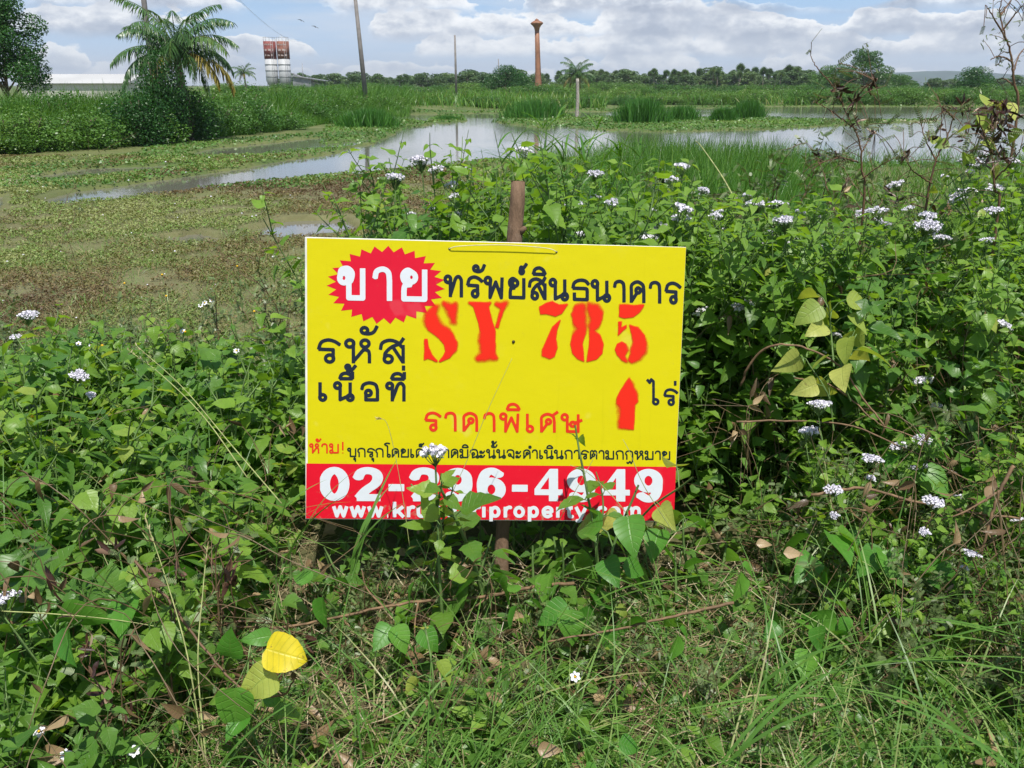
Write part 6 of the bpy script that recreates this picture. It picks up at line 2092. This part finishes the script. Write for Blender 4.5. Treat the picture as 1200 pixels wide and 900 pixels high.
    st = [('pale stalk standing left of the yellow leaf, the more upright one', [(242, 898, 1.35), (232, 780, 1.42), (238, 690, 1.5), (243, 640, 1.55)], .0018, True),
          ('pale stalk standing left of the yellow leaf, slanting to the left', [(240, 896, 1.36), (220, 770, 1.42), (195, 680, 1.5), (170, 606, 1.55)], .0018, True),
          ('thin stalk crossing the left part of the phone number', [(480, 640, 2.0), (470, 570, 2.03), (455, 500, 2.06), (443, 490, 2.06)], .0010, True),
          ('long stalk crossing the sign towards the price line', [(500, 640, 1.98), (545, 545, 2.0), (572, 480, 2.02), (600, 420, 2.04)], .0010, False),
          ('long straw stem leaning across the lower right of the sign', [(655, 610, 2.02), (680, 565, 2.02), (700, 530, 2.03)], .0010, False),
          ('straw stem crossing the last figures of the phone number', [(760, 640, 1.95), (725, 590, 1.98), (690, 555, 2.0), (668, 545, 2.02)], .0012, False),
          ('pale stem running down across the last figure 9', [(790, 625, 1.95), (755, 570, 1.98), (738, 530, 2.0), (730, 515, 2.02)], .0012, False),
          ('long pale stem in the left weed patch slanting to the right', [(290, 560, 1.9), (240, 490, 2.0), (190, 440, 2.1), (150, 410, 2.2)], .0016, True),
          ('second pale stem in the left weed patch nearer the sign', [(330, 590, 1.85), (270, 520, 1.95), (215, 455, 2.05), (160, 405, 2.15)], .0016, True),
          ('level pale stem low in the left weeds', [(0, 716, 1.5), (70, 720, 1.5), (140, 727, 1.5), (215, 740, 1.5)], .0014, False),
          ('straw stem leaning among the tall grass right of centre', [(862, 235, 4.2), (845, 205, 4.3), (822, 172, 4.4), (815, 165, 4.4)], .004, False),
          ('pale stem leaning out of the hollow right of the sign', [(960, 500, 2.3), (980, 620, 2.1), (1000, 650, 2.0), (1036, 672, 1.95)], .0014, False)]
    for lab, pts, r, hd in st:
        stalk(lab, pts, r, hd, 'stalk')

    # broad arching grass blades
    mb = MB()
    sets = [(412, 655, 1.95, 418, 540, .009), (250, 900, 1.3, 300, 790, .006), (700, 690, 1.9, 830, 660, .006), (1195, 890, 1.35, 1080, 800, .008), (1010, 760, 1.6, 1195, 715, .010),
            (960, 800, 1.5, 820, 850, .009), (1150, 860, 1.35, 1010, 765, .008), (900, 790, 1.55, 1020, 720, .008), (780, 690, 1.8, 700, 640, .007), (330, 650, 1.8, 365, 560, .006), (350, 640, 1.85, 375, 545, .005), (320, 590, 1.9, 385, 610, .006),
            (560, 800, 1.55, 640, 760, .007), (520, 850, 1.45, 500, 760, .006), (850, 880, 1.35, 960, 800, .008), (1100, 720, 1.7, 1195, 760, .009)]
    for (px, py, d, tx, ty, w) in sets:
        a = at(px, py, d); a[2] = max(gz(a[0], a[1]) + .02, a[2] - .04)
        b = at(tx, ty, d - .03)
        v = b - a
        m = 3
        blades(mb, a + rng.normal(size=(m, 3)) * .01, v + np.array([0, 0, .25 * np.linalg.norm(v)]) + rng.normal(size=(m, 3)) * .05, np.linalg.norm(v) * (.85 + .4 * rng.random(m)), w, .25 + .2 * rng.random(m), 9, rnd=.15 + .4 * rng.random(m))
    stuff(mb.build('coarse_grass', M['grass']), 'broad arching grass blades scattered in front of the sign', 'grass')


build_bank()


def build_cover():
    # short grass, denser at the bottom right
    def region(n, xr, yr):
        x = rng.uniform(*xr, n); y = rng.uniform(*yr, n)
        k = np.abs(x) < .66 * y + 1.0
        return x[k], y[k]
    mb = MB()
    x, y = region(30000, (-1.9, 2.5), (.7, 2.15))
    dens = fbm(x * 3.2, y * 3.2, 71) + .18 * smooth(-.5, .6, x) + .25 * smooth(1.6, 1.25, y)
    k = dens > .55 + .15 * smooth(-.35, -.75, x)
    x, y = x[k], y[k]; m = len(x)
    L = (.05 + .13 * rng.random(m) ** 1.6) * (.8 + .6 * vnoise(x * 4, y * 4, 72))
    a = rng.random(m) * 6.28; sp = .5 + .9 * rng.random(m)
    D = np.stack([np.cos(a) * sp, np.sin(a) * sp, np.ones(m) * .75], 1)
    blades(mb, np.stack([x, y, ground_z(x, y) - .005], 1), D, L, .0028 + .0030 * rng.random(m), .15 + .6 * rng.random(m), 6, rnd=np.clip(rng.random(m) * .85 + .2 * (rng.random(m) < .35), 0, 1))
    x, y = region(9500, (-3.1, 3.3), (.9, 3.6)); m = len(x)
    D = np.stack([rng.normal(size=m) * .4, rng.normal(size=m) * .4, np.ones(m)], 1)
    kk = ~((np.abs(x + .05) < .75) & (y > 1.75))
    blades(mb, np.stack([x, y, ground_z(x, y)], 1)[kk], D[kk], (.20 + .32 * rng.random(m) * np.interp(y, [1.1, 2.2], [.7, 1.25]))[kk], (.0025 + .003 * rng.random(m))[kk], (.2 + .5 * rng.random(m))[kk], 6, rnd=np.clip(rng.random(m) * .9, 0, 1)[kk])
    stuff(mb.build('grass', M['grass']), 'short rough grass in front of the sign, thicker towards the lower right', 'grass')
    # dry straw lying in the grass
    mb = MB()
    x, y = region(22000, (-1.7, 2.5), (.8, 2.5))
    k = fbm(x * 2.4, y * 2.4, 74) > .44
    x, y = x[k], y[k]; m = len(x); a = rng.random(m) * 6.28
    blades(mb, np.stack([x, y, ground_z(x, y) + .004 + .07 * rng.random(m) ** 2], 1), np.stack([np.cos(a), np.sin(a), rng.normal(size=m) * .30], 1), .05 + .12 * rng.random(m), .0015 + .0022 * rng.random(m), rng.normal(size=m) * .25, 5)
    stuff(mb.build('straw', M['straw']), 'dry straw-coloured stems lying in the grass', 'straw')
    # dead leaves
    mb = MB()
    x, y = region(900, (-1.6, 2.4), (1.0, 3.2)); m = len(x)
    leaves(mb, np.stack([x, y, ground_z(x, y) + .01 + .05 * rng.random(m)], 1), rng.normal(size=(m, 3)) * np.array([1, 1, .3]), rng.normal(size=(m, 3)) * .5 + np.array([0, 0, 1]), .03 + .04 * rng.random(m), .018 + .02 * rng.random(m), 'ovate', rows=6, fold=.6, curl=rng.normal(size=m) * .4)
    stuff(mb.build('leaf_litter', M['litter']), 'brown dead leaves on the ground between the plants', 'dead leaves')
    # undergrowth that fills the shade between the stems
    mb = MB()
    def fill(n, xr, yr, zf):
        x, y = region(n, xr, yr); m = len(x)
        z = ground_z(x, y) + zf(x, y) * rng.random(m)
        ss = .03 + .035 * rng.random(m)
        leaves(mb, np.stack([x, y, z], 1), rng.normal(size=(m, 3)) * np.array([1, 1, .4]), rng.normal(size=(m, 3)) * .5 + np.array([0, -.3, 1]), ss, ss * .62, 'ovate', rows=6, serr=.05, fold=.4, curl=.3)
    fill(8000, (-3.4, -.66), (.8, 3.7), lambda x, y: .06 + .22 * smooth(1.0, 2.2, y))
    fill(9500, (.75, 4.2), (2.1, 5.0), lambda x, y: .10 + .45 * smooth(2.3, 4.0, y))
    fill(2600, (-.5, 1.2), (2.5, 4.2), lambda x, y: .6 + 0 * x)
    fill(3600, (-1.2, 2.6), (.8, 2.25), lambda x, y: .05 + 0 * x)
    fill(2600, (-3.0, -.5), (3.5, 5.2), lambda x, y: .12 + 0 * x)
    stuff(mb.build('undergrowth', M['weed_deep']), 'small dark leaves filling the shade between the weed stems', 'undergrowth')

    # small daisies, yellow heads on the flats
    def daisy(px, py, d, label, size=.010, yellow=False):
        p = at(px, py, d); z = gz(p[0], p[1])
        t = thing('daisy', label, 'flower', (p[0], p[1], z), group='small daisies')
        h = p[2] - z
        mb = MB(); tube(mb, curve([(0, .01, 0), (.006, .004, h * .6), (0, 0, h)], 6), .0011, 4); mb.build('stem', M['stem'], t)
        up = unit(np.array([.1, -.75, .75]))
        a = unit(np.cross(up, [1, 0, .2])); b = np.cross(up, a)
        c0 = np.array([0, 0, h])
        if not yellow:
            pb = MB(); m = 6; th = np.arange(m) * 2 * math.pi / m
            D = np.cos(th)[:, None] * a + np.sin(th)[:, None] * b
            leaves(pb, c0 + D * size * .3, D + up * .12, np.repeat(up[None], m, 0), size * .9, size * .75, 'oval', rows=5, fold=.1, curl=.05)
            pb.build('petals', M['petal'], t)
        db = MB(); octa(db, c0 + up * .001, size * (.42 if not yellow else .8), .8); db.build('disc', M['disc'], t)
    for px, py, d, lab in ((157, 880, 1.33, 'small white daisy with yellow centre at the bottom left, the right of a pair'), (77, 885, 1.33, 'small white daisy with yellow centre at the bottom left, the left of a pair'), (674, 793, 1.55, 'small white daisy in the grass below the middle of the sign'), (46, 857, 1.38, 'small half-closed white daisy over the dead leaf at the bottom left')):
        daisy(px, py, d, lab)
    for px, py, d in ((92, 403, 3.2), (107, 404, 3.2), (214, 388, 3.4), (240, 355, 3.8), (235, 358, 3.9), (248, 352, 3.9), (277, 411, 3.1)):
        daisy(px, py, d, 'white daisy at the far edge of the left weed patch', .010)
    for px, py, d in ((146, 332, 4.2), (195, 347, 3.9), (278, 312, 4.4), (217, 389, 3.4), (298, 365, 3.6), (120, 405, 3.2), (190, 322, 4.4), (38, 488, 2.5)):
        daisy(px, py, d, 'small yellow flower head at the far edge of the left weed patch', .009, True)
    # big single dead leaves seen in the photograph
    for px, py, d, L, lab in ((48, 885, 1.35, .07, 'curled tan dead leaf lying at the bottom left corner'), (918, 648, 1.9, .05, 'pale papery dead leaf caught in the tangle below the right side of the sign'), (886, 637, 1.92, .04, 'smaller pale dead leaf left of the papery one'), (630, 878, 1.4, .05, 'brown folded dead leaf in the grass near the bottom middle')):
        p = at(px, py, d)
        mb = MB(); leaves(mb, [(0, 0, 0)], [(1, -.2, .1)], [(0, -.7, .6)], L, L * .6, 'ovate', rows=10, fold=.5, curl=.4, rnd=.95 if d > 1.8 else .7, wav=.06)
        tag(mb.build('dead_leaf', M['litter'], loc=p), lab, 'dead leaf', 'dead leaves')


build_cover()
for p_ in list(PROTO.values()):
    remove_tree(p_)


# ------------------------------------------------------------------ the air between here and the hill
def build_haze():
    m = bpy.data.materials.new('haze air')
    m.use_nodes = True
    k = NT(m.node_tree)
    v = k.n('ShaderNodeVolumePrincipled')
    v.inputs['Color'].default_value = (.80, .87, .97, 1)
    v.inputs['Density'].default_value = .00020
    v.inputs['Anisotropy'].default_value = .2
    out = k.n('ShaderNodeOutputMaterial')
    k.t.links.new(v.outputs[0], out.inputs['Volume'])
    mb = MB(); box(mb, (-4200, -4200, -6), (4200, 4200, 85))
    ob = mb.build('haze', m, smooth_=False)
    ob['kind'] = 'stuff'


build_haze()
